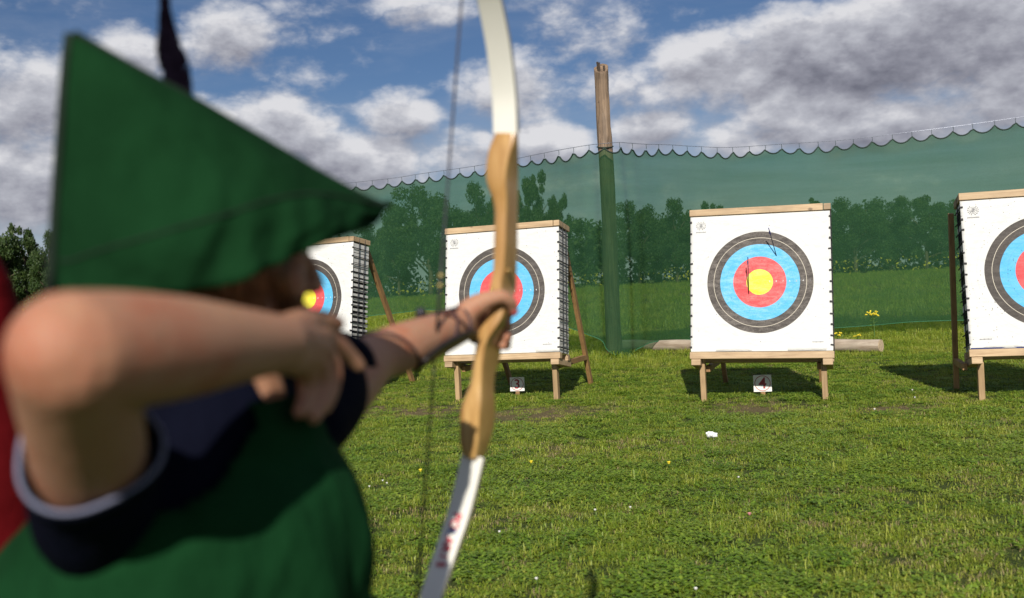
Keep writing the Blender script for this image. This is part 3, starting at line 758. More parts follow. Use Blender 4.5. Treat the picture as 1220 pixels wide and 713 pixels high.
    for (dz, ra, rb, sh) in pr:
        t = dz / .385; c = PELV.lerp(Vector((mid.x, mid.y, PELV.z)), max(0, min(1, t))) + UZ * dz + ND * sh
        for k in range(n):
            a = 2 * math.pi * k / n; fo = 1 + (.055 * (1 - max(0, t)) + .012) * (math.sin(a * 7 + dz * 6) + .5 * math.sin(a * 12 + 2 - dz * 9)) * .8 + .085 * mnoise.noise(Vector((math.cos(a) * 2.2 + dz * 6, math.sin(a) * 2.2, dz * 9))) + .075 * abs(mnoise.noise(Vector((math.cos(a) * 5 - dz * 12, math.sin(a) * 5, dz * 7 + 4))))
            sa = math.sin(a); bk = rb * (1 if sa < 0 else .94) + (.125 * max(0, min(1, (.37 - dz) / .16)) if sa < 0 else 0)
            vs.append(c + FD * (ra * fo * math.cos(a)) + ND * (bk * fo * sa))
    NN = len(pr)
    # wide armhole on the side of the drawing arm, the navy shirt shows in it
    hole = [(120, 655), (160, 628), (225, 612), (268, 582), (292, 535), (312, 505), (300, 484), (200, 470), (90, 470)]
    def in_hole(v, a):
        if math.cos(a) > -.1: return False
        d = v - CAM; px = 610 + FPX * d.dot(cR) / d.dot(cF); py = 356.5 - FPX * d.dot(cU) / d.dot(cF); ins = False
        for (x0, y0), (x1, y1) in zip(hole, hole[1:] + hole[:1]):
            if (y0 > py) != (y1 > py) and px < (x1 - x0) * (py - y0) / (y1 - y0) + x0: ins = not ins
        return ins
    q.add(vs, [(i * n + k, i * n + (k + 1) % n, (i + 1) * n + (k + 1) % n, (i + 1) * n + k) for i in range(NN - 1) for k in range(n) if not in_hole(vs[i * n + k], 2 * math.pi * k / n)])
    o = fin(q.build('tabard', GT, root, True)); s_ = o.modifiers.new('t', 'SOLIDIFY'); s_.thickness = .003
    # trousers, shoes
    q = MB()
    for sgn, ft in ((1, .17), (-1, -.17)):
        hip = PELV + FD * (.06 * sgn) - UZ * .02; kn = PELV + FD * (ft * .75) + ND * .02; kn.z = .385; an = PELV + FD * ft; an.z = .09
        limb(q, [(hip, .082), (hip.lerp(kn, .5), .072), (kn, .058), (kn.lerp(an, .5), .056), (an, .050)], 18)
    fin(fuse(q.build('trousers', cloth('dark_trousers', (.02, .022, .03)), root), .006, 4))
    for ft in (.17, -.17):
        an = PELV + FD * ft; q = MB(); b0 = Vector((an.x, an.y, .035))
        limb(q, [(b0 - ND * .04, .034), (b0 + ND * .03, .036), (b0 + ND * .10, .032), (b0 + ND * .145 - UZ * .008, .024)], 14); q.ball(b0 + UZ * .03, .04)
        fin(fuse(q.build('shoe', simple('shoe', (.03, .03, .035), .5), root), .005, 3))
    # hat
    HG = cloth('hat_felt', (.0065, .034, .0115), 500, .95, 9, .6)
    def hat_line(pts, n):
        return crom(pts, n)
    A0 = Vector((-.365, .797, 0)); A1 = Vector((-.1165, .955, 0))
    sec = [  # t, ridge z, bottom z, half width
        (0., 1.432, 1.213, .008), (.06, 1.425, 1.208, .050), (.18, 1.413, 1.203, .086), (.35, 1.392, 1.206, .100), (.5, 1.373, 1.219, .099), (.65, 1.345, 1.239, .084),
        (.8, 1.318, 1.262, .053), (.92, 1.301, 1.278, .022), (1., 1.291, 1.285, .003)]
    SH = .085
    def z_on(xy, line, z=1.3):
        for _ in range(5):
            d = Vector((xy.x, xy.y, z)) - CAM; px = 610 + FPX * d.dot(cR) / d.dot(cF); z = P(px, float(np.interp(px, [a[0] for a in line], [a[1] for a in line])), xy.y).z
        return z
    rl = [(60, 24), (88, 41), (185, 96), (235, 122), (300, 160), (350, 190), (400, 218), (435, 236), (466, 250)]; bl = [(40, 346), (60, 347), (235, 349), (300, 325), (370, 293), (430, 272), (466, 255)]
    sec = [(t, z_on(A0.lerp(A1, t + SH * (1 - t)), rl), z_on(A0.lerp(A1, t) + HS * w * 1.0, bl) if t < .99 else 1.287, w) for t, zr, zb, w in sec]
    sq = crom(sec, 8); m_ = 40
    def dentf(t, s_, near): return .012 * mnoise.noise(Vector((t * 5, s_ * 3, 2 if near else 8))) + .008 * mnoise.noise(Vector((t * 13, s_ * 6 + t * 5, 1 if near else 6))) + .0025 * mnoise.noise(Vector((t * 30, s_ * 14, 1 if near else 6)))
    def hat_pt(t, zr, zb, w, j, off=0.):
        u = j / m_                      # 0 near bottom .. 1 far bottom, .5 ridge
        s_ = abs(2 * u - 1)             # 1 bottom, 0 ridge
        wx = (w + off) * (s_ ** .55) * (1 + .10 * math.sin(math.pi * s_)); z = zr + (zb - zr) * (s_ ** 1.15)
        dent = dentf(t, s_, u < .5)
        return A0.lerp(A1, t + SH * (1 - s_) * (1 - t)) + HS * ((wx + dent * s_) * (1 if u < .5 else -1)) + UZ * (z)
    vs = []; fs = []
    for (t, zr, zb, w) in sq:
        for j in range(m_ + 1): vs.append(hat_pt(t, zr, zb, w, j))
    for i in range(len(sq) - 1):
        for j in range(m_): a = i * (m_ + 1) + j; fs.append((a, a + 1, a + m_ + 2, a + m_ + 1))
    hat = fin(MB().add(vs, fs).build('hat', HG, root, True)); hat['label'] = 'dark green felt hat with a long pointed peak'
    s_ = hat.modifiers.new('t', 'SOLIDIFY'); s_.thickness = .0035; s_.offset = 0
    hinv = inv
    def finh(o): o.parent = hat; o.matrix_parent_inverse = hat.matrix_basis.inverted(); return o
    # turned up brim on both sides, seams along its edge, the ridge and the back
    sm = simple('seam', (.003, .014, .006), .95)
    for sgn, nm_ in ((1, 'near'), (-1, 'far')):
        vs = []; fs = []; jn = 12
        for (t, zr, zb, w) in sq:
            tt = min(1, max(0, (t - .02) / .98)); hgt = .10 + .52 * tt ** .9
            for j in range(jn + 1):
                s_ = 1 - hgt * j / jn
                wx = w * (s_ ** .55) * (1 + .10 * math.sin(math.pi * s_)) + .006 + .006 * (j / jn); z = zr + (zb - zr) * (s_ ** 1.15)
                dent = dentf(t, s_, sgn > 0)
                vs.append(A0.lerp(A1, t + SH * (1 - s_) * (1 - t)) + HS * ((wx + dent * s_) * sgn) + UZ * (z - (.002 if j == 0 else 0)))
        for i in range(len(sq) - 1):
            for j in range(jn): a = i * (jn + 1) + j; fs.append((a, a + 1, a + jn + 2, a + jn + 1))
        eg = [vs[i * (jn + 1) + jn] + HS * (.0012 * sgn) for i in range(len(sq))]; finh(MB().tube(eg, [.0009] * len(eg), 6).build('seam', sm, None, True))
        o = MB().add(vs, fs).build('brim', HG, None, True); finh(o); s2 = o.modifiers.new('t', 'SOLIDIFY'); s2.thickness = .003; s2.offset = 1
    rp = [A0.lerp(A1, t + SH * (1 - t)) + UZ * (zr + .001) for (t, zr, zb, w) in sq]; finh(MB().tube(rp, [.0030] * len(rp), 6).build('seam', sm, None, True))
    bp = [A0.lerp(A1, SH * (1 - (max(0, sec[0][1] - z) / (sec[0][1] - sec[0][2])) ** .87)) + UZ * z + Vector((-.003, -.002, 0)) for z in np.linspace(sec[0][2], sec[0][1], 12)]; finh(MB().tube(bp, [.0038] * 12, 6).build('seam', sm, None, True))
    # feather, standing up on the far side
    q = MB(); fp = [P(222, 135, .955), P(212, 95, .955), P(203, 60, .955), P(198, 25, .955), P(196, -15, .955), P(197, -50, .95), P(203, -85, .945)]
    wd = [.010, .0135, .0095, .0055, .0045, .0035, .001]; q.tube(fp, [.0016] * 7, 6)
    cq = crom([(*p, w_) for p, w_ in zip(fp, wd)], 8); rr = random.Random(9)
    sx = Vector((.9, .1, 0)).normalized()
    for i in range(len(cq) - 1):
        c = Vector(cq[i][:3]); w_ = float(cq[i][3]); nx_ = Vector(cq[i + 1][:3]); tdir = (nx_ - c).normalized()
        for sgn in (-1, 1):
            for rep in range(4):
                c2 = c.lerp(nx_, rep * .25); tip = c2 + sx * (sgn * w_ * rr.uniform(.85, 1.1)) + tdir * (w_ * 1.1) + Vector((0, rr.uniform(-.002, .002), 0))
                b2 = c2 + tdir * .005; q.add([c2, b2, tip + tdir * .003, tip], [(0, 1, 2, 3)])
    ft = finh(q.build('feather', simple('feather_black', (.004, .003, .006), .9, .4, 90, spec=.0), None)); ft['label'] = 'black feather standing up from the far side of the hat'
    # arm guard and its laces on the bow arm
    LD = simple('guard_leather', (.018, .013, .014), .45, .3, 50, .3, 200)
    ax = (L_WR - L_EL).normalized(); view = ((L_EL + L_WR) / 2 - CAM).normalized(); sV = (-view + ax * view.dot(ax)).normalized(); uV = ax.cross(sV)
    if uV.z < 0: uV = -uV
    def arm(t, ph, off):
        c = L_EL.lerp(L_WR, t); r_ = float(np.interp(t, [0, .3, .75, 1], [.0305, .0318, .0255, .0218])) + off
        return c + (sV * math.cos(ph) + uV * math.sin(ph)) * r_
    vs = []; fs = []; nt, npn = 16, 10
    for i in range(nt + 1):
        t = .30 + .74 * i / nt
        wdt = math.sin(math.pi * min(1, max(0, (i / nt)) * .9 + .05)) ** .4
        for j in range(npn + 1):
            ph = rad(-68 + 84 * wdt * (j / npn - .5)); vs.append(arm(t, ph, .004))
    for i in range(nt):
        for j in range(npn): a = i * (npn + 1) + j; fs.append((a, a + 1, a + npn + 2, a + npn + 1))
    g = fin(MB().add(vs, fs).build('arm_guard', LD, root, True)); g['label'] = 'dark leather arm guard laced under the bow forearm'; s_ = g.modifiers.new('t', 'SOLIDIFY'); s_.thickness = .004; s_.offset = 1
    LC = simple('lace', (.05, .022, .026), .6)
    def lace(t0, p0, t1, p1, r_=.0020):
        pts = [arm(t0 + (t1 - t0) * k / 14, rad(p0 + (p1 - p0) * k / 14), .0015) for k in range(15)]; q_ = MB().tube(pts, [r_] * 15, 7).build('lace', LC, None, True)
        q_.parent = g; return q_
    for a in ((.30, -70, -.05, 95), (.98, -68, .62, 100), (.62, -60, .97, 100), (.90, -60, 1.02, 110), (.55, 95, 1.0, 60)):
        q_ = lace(*a); q_.matrix_parent_inverse = Matrix.Identity(4)
    q = MB(); q.ball(arm(.60, rad(88), .006), .0075); o = q.build('toggle', simple('toggle', (.012, .012, .02), .3), None, True); o.parent = g
build_archer()

def build_bow():
    g0 = P(583, 385, 1.45); root = empty('recurve_bow', g0); inv = Matrix.Translation(-g0)
    tag(root, 'wooden recurve bow with white limbs held upright in the archer\'s left hand', 'bow')
    def fin(o): o.matrix_parent_inverse = inv; return o
    tab = [(158, 589, 613, 618.5), (168, 584, 612, 619), (180, 580, 608, 619), (195, 577.5, 604, 619), (212, 577, 602, 618.5), (223, 579.5, 602.5, 618.5), (234, 585, 603, 618.5), (252, 588, 603, 618),
           (290, 587, 602, 618), (320, 586, 600, 617), (338, 583, 597, 616.5), (347, 580, 596, 616), (352, 586, 602, 612), (372, 581, 600, 606), (382, 573, 595, 604), (392, 567.5, 588, 600.5), (402, 566, 581, 598),
           (414, 565, 577, 597.5), (428, 563, 575.5, 597), (439, 561, 574, 592), (452, 560, 573.5, 589.5), (464, 557, 573, 589), (474, 551.5, 573, 590), (488, 547.5, 572, 591), (505, 546, 571, 589.5), (520, 545.5, 570, 587), (535, 547, 568, 582), (545, 551, 566, 579)]
    rows = []
    for i in range(len(tab) - 1):
        n = max(1, int((tab[i + 1][0] - tab[i][0]) / 4))
        for k in range(n): rows.append([tab[i][c] + (tab[i + 1][c] - tab[i][c]) * k / n for c in range(4)])
    rows.append(list(tab[-1]))
    # light smoothing so that the outline flows
    arr = np.array(rows); sm = arr.copy()
    for _ in range(2): sm[1:-1, 1:] = (sm[:-2, 1:] + 2 * sm[1:-1, 1:] + sm[2:, 1:]) / 4
    axis = (P(565, 545, 1.45) - P(603, 160, 1.45)).normalized(); Sd = (ND - axis * ND.dot(axis)).normalized(); Fd = (FD - axis * FD.dot(axis)).normalized()
    vs = []; fs = []; n = 12
    for (py, l, m_, r) in sm:
        bl = P(l, py, 1.425); k = 1186 / 1.425
        w = (m_ - l) / (k * .92); d = max(.012, (r - m_) / (k * (Fd.x + .0)) * 1.02)
        ch = min(.0045, w * .3, d * .3)
        sec = [(ch, 0), (w * .5, -.0012), (w - ch, 0), (w - .2 * ch, .2 * ch), (w, ch), (w + .0006, d * .5), (w, d - ch), (w - ch, d), (w * .5, d), (ch, d), (0, d - ch), (0, ch)]
        for sx, fy in sec: vs.append(bl + Sd * sx + Fd * fy)
    for i in range(len(sm) - 1):
        for k in range(n): fs.append((i * n + k, (i + 1) * n + k, (i + 1) * n + (k + 1) % n, i * n + (k + 1) % n))
    fs.append(tuple(range(n))); fs.append(tuple(len(vs) - n + k for k in range(n - 1, -1, -1)))
    wm, b, bs = mat('riser_wood'); tc = b.new('ShaderNodeTexCoord'); v = b.vmath('MULTIPLY', tc.outputs['Object'], (1, 1, .06)); nn = b.noise(v, 130, 6, .65, .7)
    lam = b.noise(b.vmath('MULTIPLY', tc.outputs['Object'], (1, 1, .015)), 42, 2, .5)
    col = b.ramp(nn, [(.28, (.31, .155, .045)), (.55, (.48, .285, .10)), (.75, (.58, .37, .15))]); col = b.mix(b.maprange(lam, .5, .62, 0, .45), col, (.30, .14, .045, 1))
    b.l.new(col, bs.inputs['Base Color']); bs.inputs['Roughness'].default_value = .35; bs.inputs['Coat Weight'].default_value = .35; bs.inputs['Coat Roughness'].default_value = .2
    r_ = fin(MB().add(vs, fs).build('riser', wm, root, True))
    bv = r_.modifiers.new('b', 'BEVEL'); bv.width = .0012; bv.segments = 2; bv.limit_method = 'ANGLE'; bv.angle_limit = rad(40)
    ws = r_.modifiers.new('wn', 'WEIGHTED_NORMAL')
    q = MB(); c = P(603.5, 323, 1.43) + ND * .003
    q.tube([c, c + Vector((.2, -.95, 0)) * .004], [.0045, .0040], 12); q.ball(c + Vector((0, -.003, 0)), .003); o = q.build('bushing', simple('brass', (.45, .30, .12), .3, metal=.8), None, True); o.parent = r_; o['label'] = 'brass bushing in the riser'
    # limbs
    WH = simple('limb_white', (.70, .69, .63), .25, .04, 8); ED = simple('limb_edge', (.35, .30, .22), .4)
    tipm = simple('limb_tip', (.03, .03, .035), .4)
    up = [(160, 603.2, 1.436, .0370), (112, 601, 1.430, .0370), (56, 594.5, 1.405, .0362), (0, 583.5, 1.37, .0345), (-55, 571.5, 1.325, .030), (-100, 563.5, 1.292, .024), (-135, 561, 1.287, .018), (-158, 561.5, 1.30, .014)]
    lo = [(543, 565.2, 1.436, .0350), (607, 549.2, 1.425, .0345), (650, 535, 1.405, .034), (690, 521.5, 1.372, .033), (730, 508.5, 1.34, .031), (785, 494, 1.298, .025), (825, 488, 1.285, .018), (850, 486.5, 1.298, .014)]
    def limb_mesh(lst, nm, label):
        q = crom([(*P(px, py, Y), w) for py, px, Y, w in lst], 8); vs = []; fs = []; mi = []
        for i, a in enumerate(q):
            c = Vector(a[:3]); w = float(a[3]) * .98; T = (Vector(q[min(i + 1, len(q) - 1)][:3]) - Vector(q[max(i - 1, 0)][:3])).normalized()
            wd = (ND - T * ND.dot(T)).normalized(); th = T.cross(wd); th = th if th.dot(FD) > 0 else -th; t = .0050 - .0022 * i / len(q)
            for sx, fy in ((-.5, -1), (-.46, -1.15), (.46, -1.15), (.5, -1), (.5, 1), (.46, 1.15), (-.46, 1.15), (-.5, 1)): vs.append(c + wd * (sx * w) + th * (fy * t))
        m8 = 8
        for i in range(len(q) - 1):
            for k in range(m8): fs.append((i * m8 + k, (i + 1) * m8 + k, (i + 1) * m8 + (k + 1) % m8, i * m8 + (k + 1) % m8)); mi.append(1 if k in (3, 7) else 0)
        fs.append(tuple(range(m8))); mi.append(1); fs.append(tuple(len(vs) - m8 + k for k in range(m8))); mi.append(1)
        mb = MB(); mb.add(vs, fs); mb.mi = mi; o = fin(mb.build(nm, [WH, ED], root)); o['label'] = label; return o, q
    uo, uq = limb_mesh(up, 'limb', 'plain white upper limb'); lo_, lq = limb_mesh(lo, 'limb', 'white lower limb printed with red letters')
    for ob, q in ((uo, uq), (lo_, lq)):
        a, b2 = Vector(q[-1][:3]), Vector(q[-6][:3]); o = MB().tube([a, a.lerp(b2, .5)], [.0075, .0085], 10).build('limb_tip', tipm, None, True); o.parent = ob
    # printed name on the belly of the lower limb, one letter after another down the limb
    word = 'POLARIS'; RED = simple('print_red', (.50, .03, .06), .5); BLU = simple('print_blue', (.05, .10, .40), .5)
    Q = [Vector(a[:3]) for a in lq]; cum = [0]
    for i in range(1, len(Q)): cum.append(cum[-1] + (Q[i] - Q[i - 1]).length)
    def onlimb(s): return Vector([float(np.interp(s, cum, [p[k] for p in Q])) for k in range(3)])
    s0 = (P(547, 613, 1.423) - Q[0]).length
    for k, chx in enumerate(word):
        s = s0 + k * .0125 + .004; c = onlimb(s); T = (onlimb(s + .004) - onlimb(s - .004)).normalized(); wd = (ND - T * ND.dot(T)).normalized(); nb = wd.cross(T); nb = nb if nb.dot(FD) < 0 else -nb
        # text x runs down the limb, text y to the right
        xax = T; zax = nb; yax = zax.cross(xax)
        me = text_mesh(chx, .0185, 'letter', BLU if k == 2 else RED, .0002, bold=.0006)
        o = bpy.data.objects.new('letter', me); link(o, lo_); M_ = Matrix((xax, yax, zax)).transposed().to_4x4(); M_.translation = c + nb * .0062; o.matrix_local = M_; o['label'] = 'red printed letter' if k != 2 else 'blue printed letter'
    # string
    s0_, s1_ = Vector(uq[-4][:3]), Vector(lq[-4][:3]); a, m1, b2 = P(551.5, 0, 1.283), P(526, 330, 1.283), P(500, 690, 1.283)
    sp = [s0_, a, m1, b2, s1_]; line_d = (b2 - a)
    st = fin(MB().tube([s0_, s0_.lerp(s1_, .3), s0_.lerp(s1_, .5), s1_], [.0016] * 4, 8).build('bow_string', simple('string', (.03, .028, .045), .6), root, True))
    sv = fin(MB().tube([s0_.lerp(s1_, .44), s0_.lerp(s1_, .56)], [.0022] * 2, 8).build('string_serving', simple('serving', (.02, .02, .022), .6), root, True))
    for t in (.4785, .4905):
        c = s0_.lerp(s1_, t); o = fin(MB().tube([c, c.lerp(s1_, .008)], [.0034] * 2, 10).build('nocking_point', simple('nock_brass', (.42, .33, .12), .4, metal=.4), root, True))
build_bow()

def build_bystander():
    c = Vector((-.90, 1.27, -.03)); root = empty('person', c); inv = Matrix.Translation(-c)
    tag(root, 'person in a red top, only a shoulder visible behind the archer', 'person')
    def fin(o): o.matrix_parent_inverse = inv; return o
    sh = Vector((1, .12, 0)).normalized(); fr = Vector((-.12, 1, 0)).normalized(); mb = MB(); z = lambda h: c + UZ * h
    Hd = z(1.50); head_into(mb, Hd, fr, Vector((fr.y, -fr.x, 0)), 1.12); limb(mb, [(z(1.28), .06), (z(1.40), .055)])
    for s in (-1, 1):
        hip = z(.84) + sh * (.09 * s); kn = z(.46) + sh * (.11 * s); an = z(.09) + sh * (.12 * s); limb(mb, [(hip, .09), (kn, .058), (an, .038)])
        S_ = z(1.265) + sh * (.175 * s); E_ = z(1.0) + sh * (.215 * s); W_ = z(.78) + sh * (.20 * s) + fr * .08; limb(mb, [(S_, .052), (E_, .042), (W_, .028)])
        for f in range(4): limb(mb, [(W_ + fr * (.02 * f - .03) - UZ * .02, .013), (W_ + fr * (.02 * f - .03) - UZ * .09, .011), (W_ + fr * (.02 * f - .02) - UZ * (.15 + .01 * (f in (1, 2))), .008)], 8, 3)
        limb(mb, [(W_ + fr * .02 - UZ * .02, .014), (W_ + fr * .06 - UZ * .07, .010), (W_ + fr * .07 - UZ * .10, .008)], 8, 3)
    eloft(mb, [(z(.80), sh * .15, fr * .10), (z(1.0), sh * .13, fr * .095), (z(1.2), sh * .16, fr * .10), (z(1.29), sh * .12, fr * .07)])
    fin(fuse(mb.build('body', SKIN, root), .006, 4))
    q = MB(); eloft(q, [(z(.78), sh * .18, fr * .135), (z(.95), sh * .165, fr * .125), (z(1.18), sh * .19, fr * .13), (z(1.28), sh * .15, fr * .095), (z(1.34), sh * .075, fr * .07)])
    for s in (-1, 1): limb(q, [(z(1.275) + sh * (.15 * s), .066), (z(1.255) + sh * (.185 * s), .066), (z(1.0) + sh * (.222 * s), .058), (z(.80) + sh * (.205 * s) + fr * .07, .045)], 18)
    o = fin(fuse(q.build('jacket', cloth('red_jacket', (.10, .004, .006)), root), .006, 6)); o['label'] = 'red long sleeved top'
    q = MB(); q.ball(Hd + UZ * .02 - fr * .02, (.092, .104, .105)); fin(q.build('hair', simple('hair_dark', (.04, .022, .012), .6, .3, 60), root, True))
    q = MB()
    for s in (-1, 1): limb(q, [(z(.84) + sh * (.09 * s), .10), (z(.46) + sh * (.11 * s), .075), (z(.10) + sh * (.12 * s), .065)])
    fin(fuse(q.build('trousers', cloth('jeans', (.03, .04, .08)), root), .008, 4))
    for s in (-1, 1):
        b0 = z(.045) + sh * (.12 * s); q = MB(); limb(q, [(b0 - fr * .05, .042), (b0 + fr * .08, .042), (b0 + fr * .17, .032)]); fin(q.build('shoe', simple('boot', (.03, .02, .015), .5), root, True))
build_bystander()
# ---------------------------------------------------------------- trees and hedge beyond the net
def leaf_cloud(centers, radii, n, size, seed):
    g = np.random.default_rng(seed); idx = g.choice(len(centers), n, p=(radii ** 2) / (radii ** 2).sum())
    d = g.normal(size=(n, 3)); d /= np.linalg.norm(d, axis=1)[:, None]; rr = radii[idx] * g.uniform(.45, 1.06, n)
    c = centers[idx] + d * rr[:, None] * np.array([1, 1, .8])
    a = g.normal(size=(n, 3)); a /= np.linalg.norm(a, axis=1)[:, None]; b_ = np.cross(a, d + g.normal(size=(n, 3)) * .8); b_ /= np.linalg.norm(b_, axis=1)[:, None] + 1e-9
    s = size * g.uniform(.6, 1.3, n)[:, None]
    q = np.stack([c - a * s, c + b_ * s * .55, c + a * s, c - b_ * s * .55], 1).reshape(-1, 3)
    return q
def quads_mesh(name, q, material):
    n = len(q) // 4; me = bpy.data.meshes.new(name); me.vertices.add(len(q)); me.vertices.foreach_set('co', q.astype(np.float32).ravel())
    me.loops.add(n * 4); me.loops.foreach_set('vertex_index', np.arange(n * 4, dtype=np.int32)); me.polygons.add(n)
    me.polygons.foreach_set('loop_start', np.arange(0, n * 4, 4, dtype=np.int32)); me.polygons.foreach_set('loop_total', np.full(n, 4, dtype=np.int32))
    me.materials.append(material); me.update(calc_edges=True); return me
LEAF = foliage('tree_leaves', (.022, .046, .012), (.040, .075, .018), (.070, .105, .026), 1.1, .3, .55, instance=False)
BARK = simple('tree_bark', (.10, .075, .05), .9, .3, 12, .8, 30)
def tree_meshes(seed, kind):
    g = random.Random(seed); H = 1.0; cs = []; rs = []
    tb = MB(); trunk = [(0, 0, -.03), (.01, .01, .2), (-.01, 0, .45), (.01, 0, .72)]
    tb.tube(trunk, [.032, .025, .018, .008], 10)
    nb = 16 if kind == 'round' else 13
    for i in range(nb):
        t = .18 + .66 * (i + .5) / nb; a = i * 2.4 + g.uniform(-.4, .4)
        if kind == 'round': R_ = .34 * math.sin(math.pi * min(1, (t + .12) * .92)) ** .6
        elif kind == 'open': R_ = .30 * math.sin(math.pi * min(1, t * .98)) ** .5 * g.uniform(.6, 1.25)
        else: R_ = .16 * (1.15 - t)
        e = Vector((math.cos(a) * R_, math.sin(a) * R_, t + g.uniform(0, .12)))
        tb.tube([(0, 0, t * .75), tuple(e * .55 + Vector((0, 0, t * .38))), tuple(e)], [.011, .007, .003], 6)
        for q in range(3):
            o = Vector((g.gauss(0, 1), g.gauss(0, 1), g.gauss(0, .8))) * (.055 if kind != 'tall' else .03); cs.append(e + o); rs.append(g.uniform(.07, .13) * (.7 if kind == 'tall' else 1) * (.8 if kind == 'open' else 1))
    for q in range(8 if kind != 'tall' else 5): cs.append(Vector((g.gauss(0, .09), g.gauss(0, .09), g.uniform(.3, .9)) if kind != 'tall' else (g.gauss(0, .03), g.gauss(0, .03), g.uniform(.4, .97)))); rs.append(g.uniform(.06, .12) * (.6 if kind == 'tall' else 1))
    if kind == 'open': rs = [r_ * .9 for r_ in rs]
    cs = np.array([tuple(c) for c in cs]); rs = np.array(rs)
    leaves = leaf_cloud(cs, rs, 17000 if kind != 'open' else 14000, .0155, seed)
    return quads_mesh('crown', leaves, LEAF), tb.mesh('trunk', BARK, True)
TM = [tree_meshes(11, 'round'), tree_meshes(12, 'open'), tree_meshes(13, 'round'), tree_meshes(14, 'tall'), tree_meshes(15, 'open')]
trees = [  # px, top y, width px, depth, variant, label
    (-70, 245, 110, 52, 0, 'dark tree beyond the field, outside the left edge'), (-12, 257, 70, 50, 2, 'dark bushy tree at the left edge, above the red shoulder'), (26, 264, 44, 52, 1, 'dark tree between the left edge and the back of the green hat'), (56, 277, 44, 50, 2, 'small tree touching the back seam of the green hat'),
    (100, 270, 70, 56, 0, 'tree hidden behind the back of the green hat'), (180, 262, 90, 60, 1, 'tree behind the green hat, left of its feather'), (270, 255, 90, 60, 2, 'tree behind the middle of the green hat'), (350, 262, 80, 62, 0, 'tree behind the peak of the green hat'),
    (436, 262, 60, 64, 2, 'low tree seen through the net, just right of the hat\'s pointed tip'), (506, 218, 88, 60, 0, 'broad leafy tree seen through the net, left of the bow string'), (470, 240, 45, 62, 1, 'leafy tree on the left flank of the broad tree beyond the net'), (569, 220, 50, 62, 2, 'round tree seen through the net between bow string and bow'),
    (634, 200, 50, 60, 1, 'tallest tree seen through the net, right beside the wooden riser'), (664, 220, 34, 60, 4, 'slim ragged tree seen through the net, left of the tall pole'), (603, 236, 50, 66, 0, 'tree partly hidden behind the bow riser'), (698, 262, 50, 68, 2, 'low tree seen through the net, just left of the tall pole'),
    (757, 236, 50, 60, 0, 'round tree seen through the net, just right of the tall pole'), (802, 239, 48, 60, 2, 'round tree seen through the net, just left of target four'), (850, 238, 44, 62, 1, 'tree top showing over the left end of target four'), (893, 245, 46, 64, 0, 'tree hidden behind target four'), (930, 246, 44, 64, 2, 'low tree behind the right half of target four'),
    (967, 230, 26, 58, 3, 'narrow pointed tree top showing above target four'), (1015, 231, 66, 60, 0, 'round tree seen through the net, just right of target four'), (1058, 236, 56, 62, 2, 'middle tree of the group seen through the net between the two right targets'), (1100, 230, 60, 60, 1, 'tree seen through the net, left of the cut off target'), (1140, 234, 60, 60, 0, 'tree seen through the net, meeting the edge of the cut off target'),
    (1200, 232, 80, 60, 2, 'tree behind the cut off target'), (1270, 228, 90, 60, 0, 'tree outside the right edge of the photo'), (1360, 224, 100, 58, 2, 'farther tree outside the right edge of the photo')]
for px, ty, wpx, Y, v, lab in trees:
    p = P(px, ty, Y); base = gz(p.x, Y) - .2; h = p.z - base
    rt = empty('tree', (p.x, Y, base), (0, 0, px * 1.7)); tag(rt, lab, 'tree', 'trees beyond the net')
    w = wpx / 1186 * Y; sw = w / (.74 if v != 3 else .34)
    rt.scale = (sw, sw, h / 1.02)
    for nm, me in zip(('crown', 'trunk'), TM[v]): link(bpy.data.objects.new(nm, me), rt)
g = np.random.default_rng(5); n = 700; X = np.linspace(-95, 100, n) + g.normal(0, .6, n)
hz_ = np.array([(4.3 + .8 * mnoise.noise(Vector((x * .09, 0, 0))) + .6 * mnoise.noise(Vector((x * .4, 5, 0)))) for x in X])
cs = []; rs = []
for x, h in zip(X, hz_):
    for k in range(5): r = g.uniform(.5, .95); cs.append((x + g.normal(0, .5), 66 + g.normal(0, 1.2) - abs(x) * .06, .85 + (h - .4) * (k + .3) / 4.6)); rs.append(r)
hd = link(bpy.data.objects.new('far_hedge', quads_mesh('far_hedge', leaf_cloud(np.array(cs), np.array(rs), 120000, .17, 8), LEAF)))
tag(hd, 'long dark green hedge closing off the field beyond the net', 'hedge', kind='stuff')

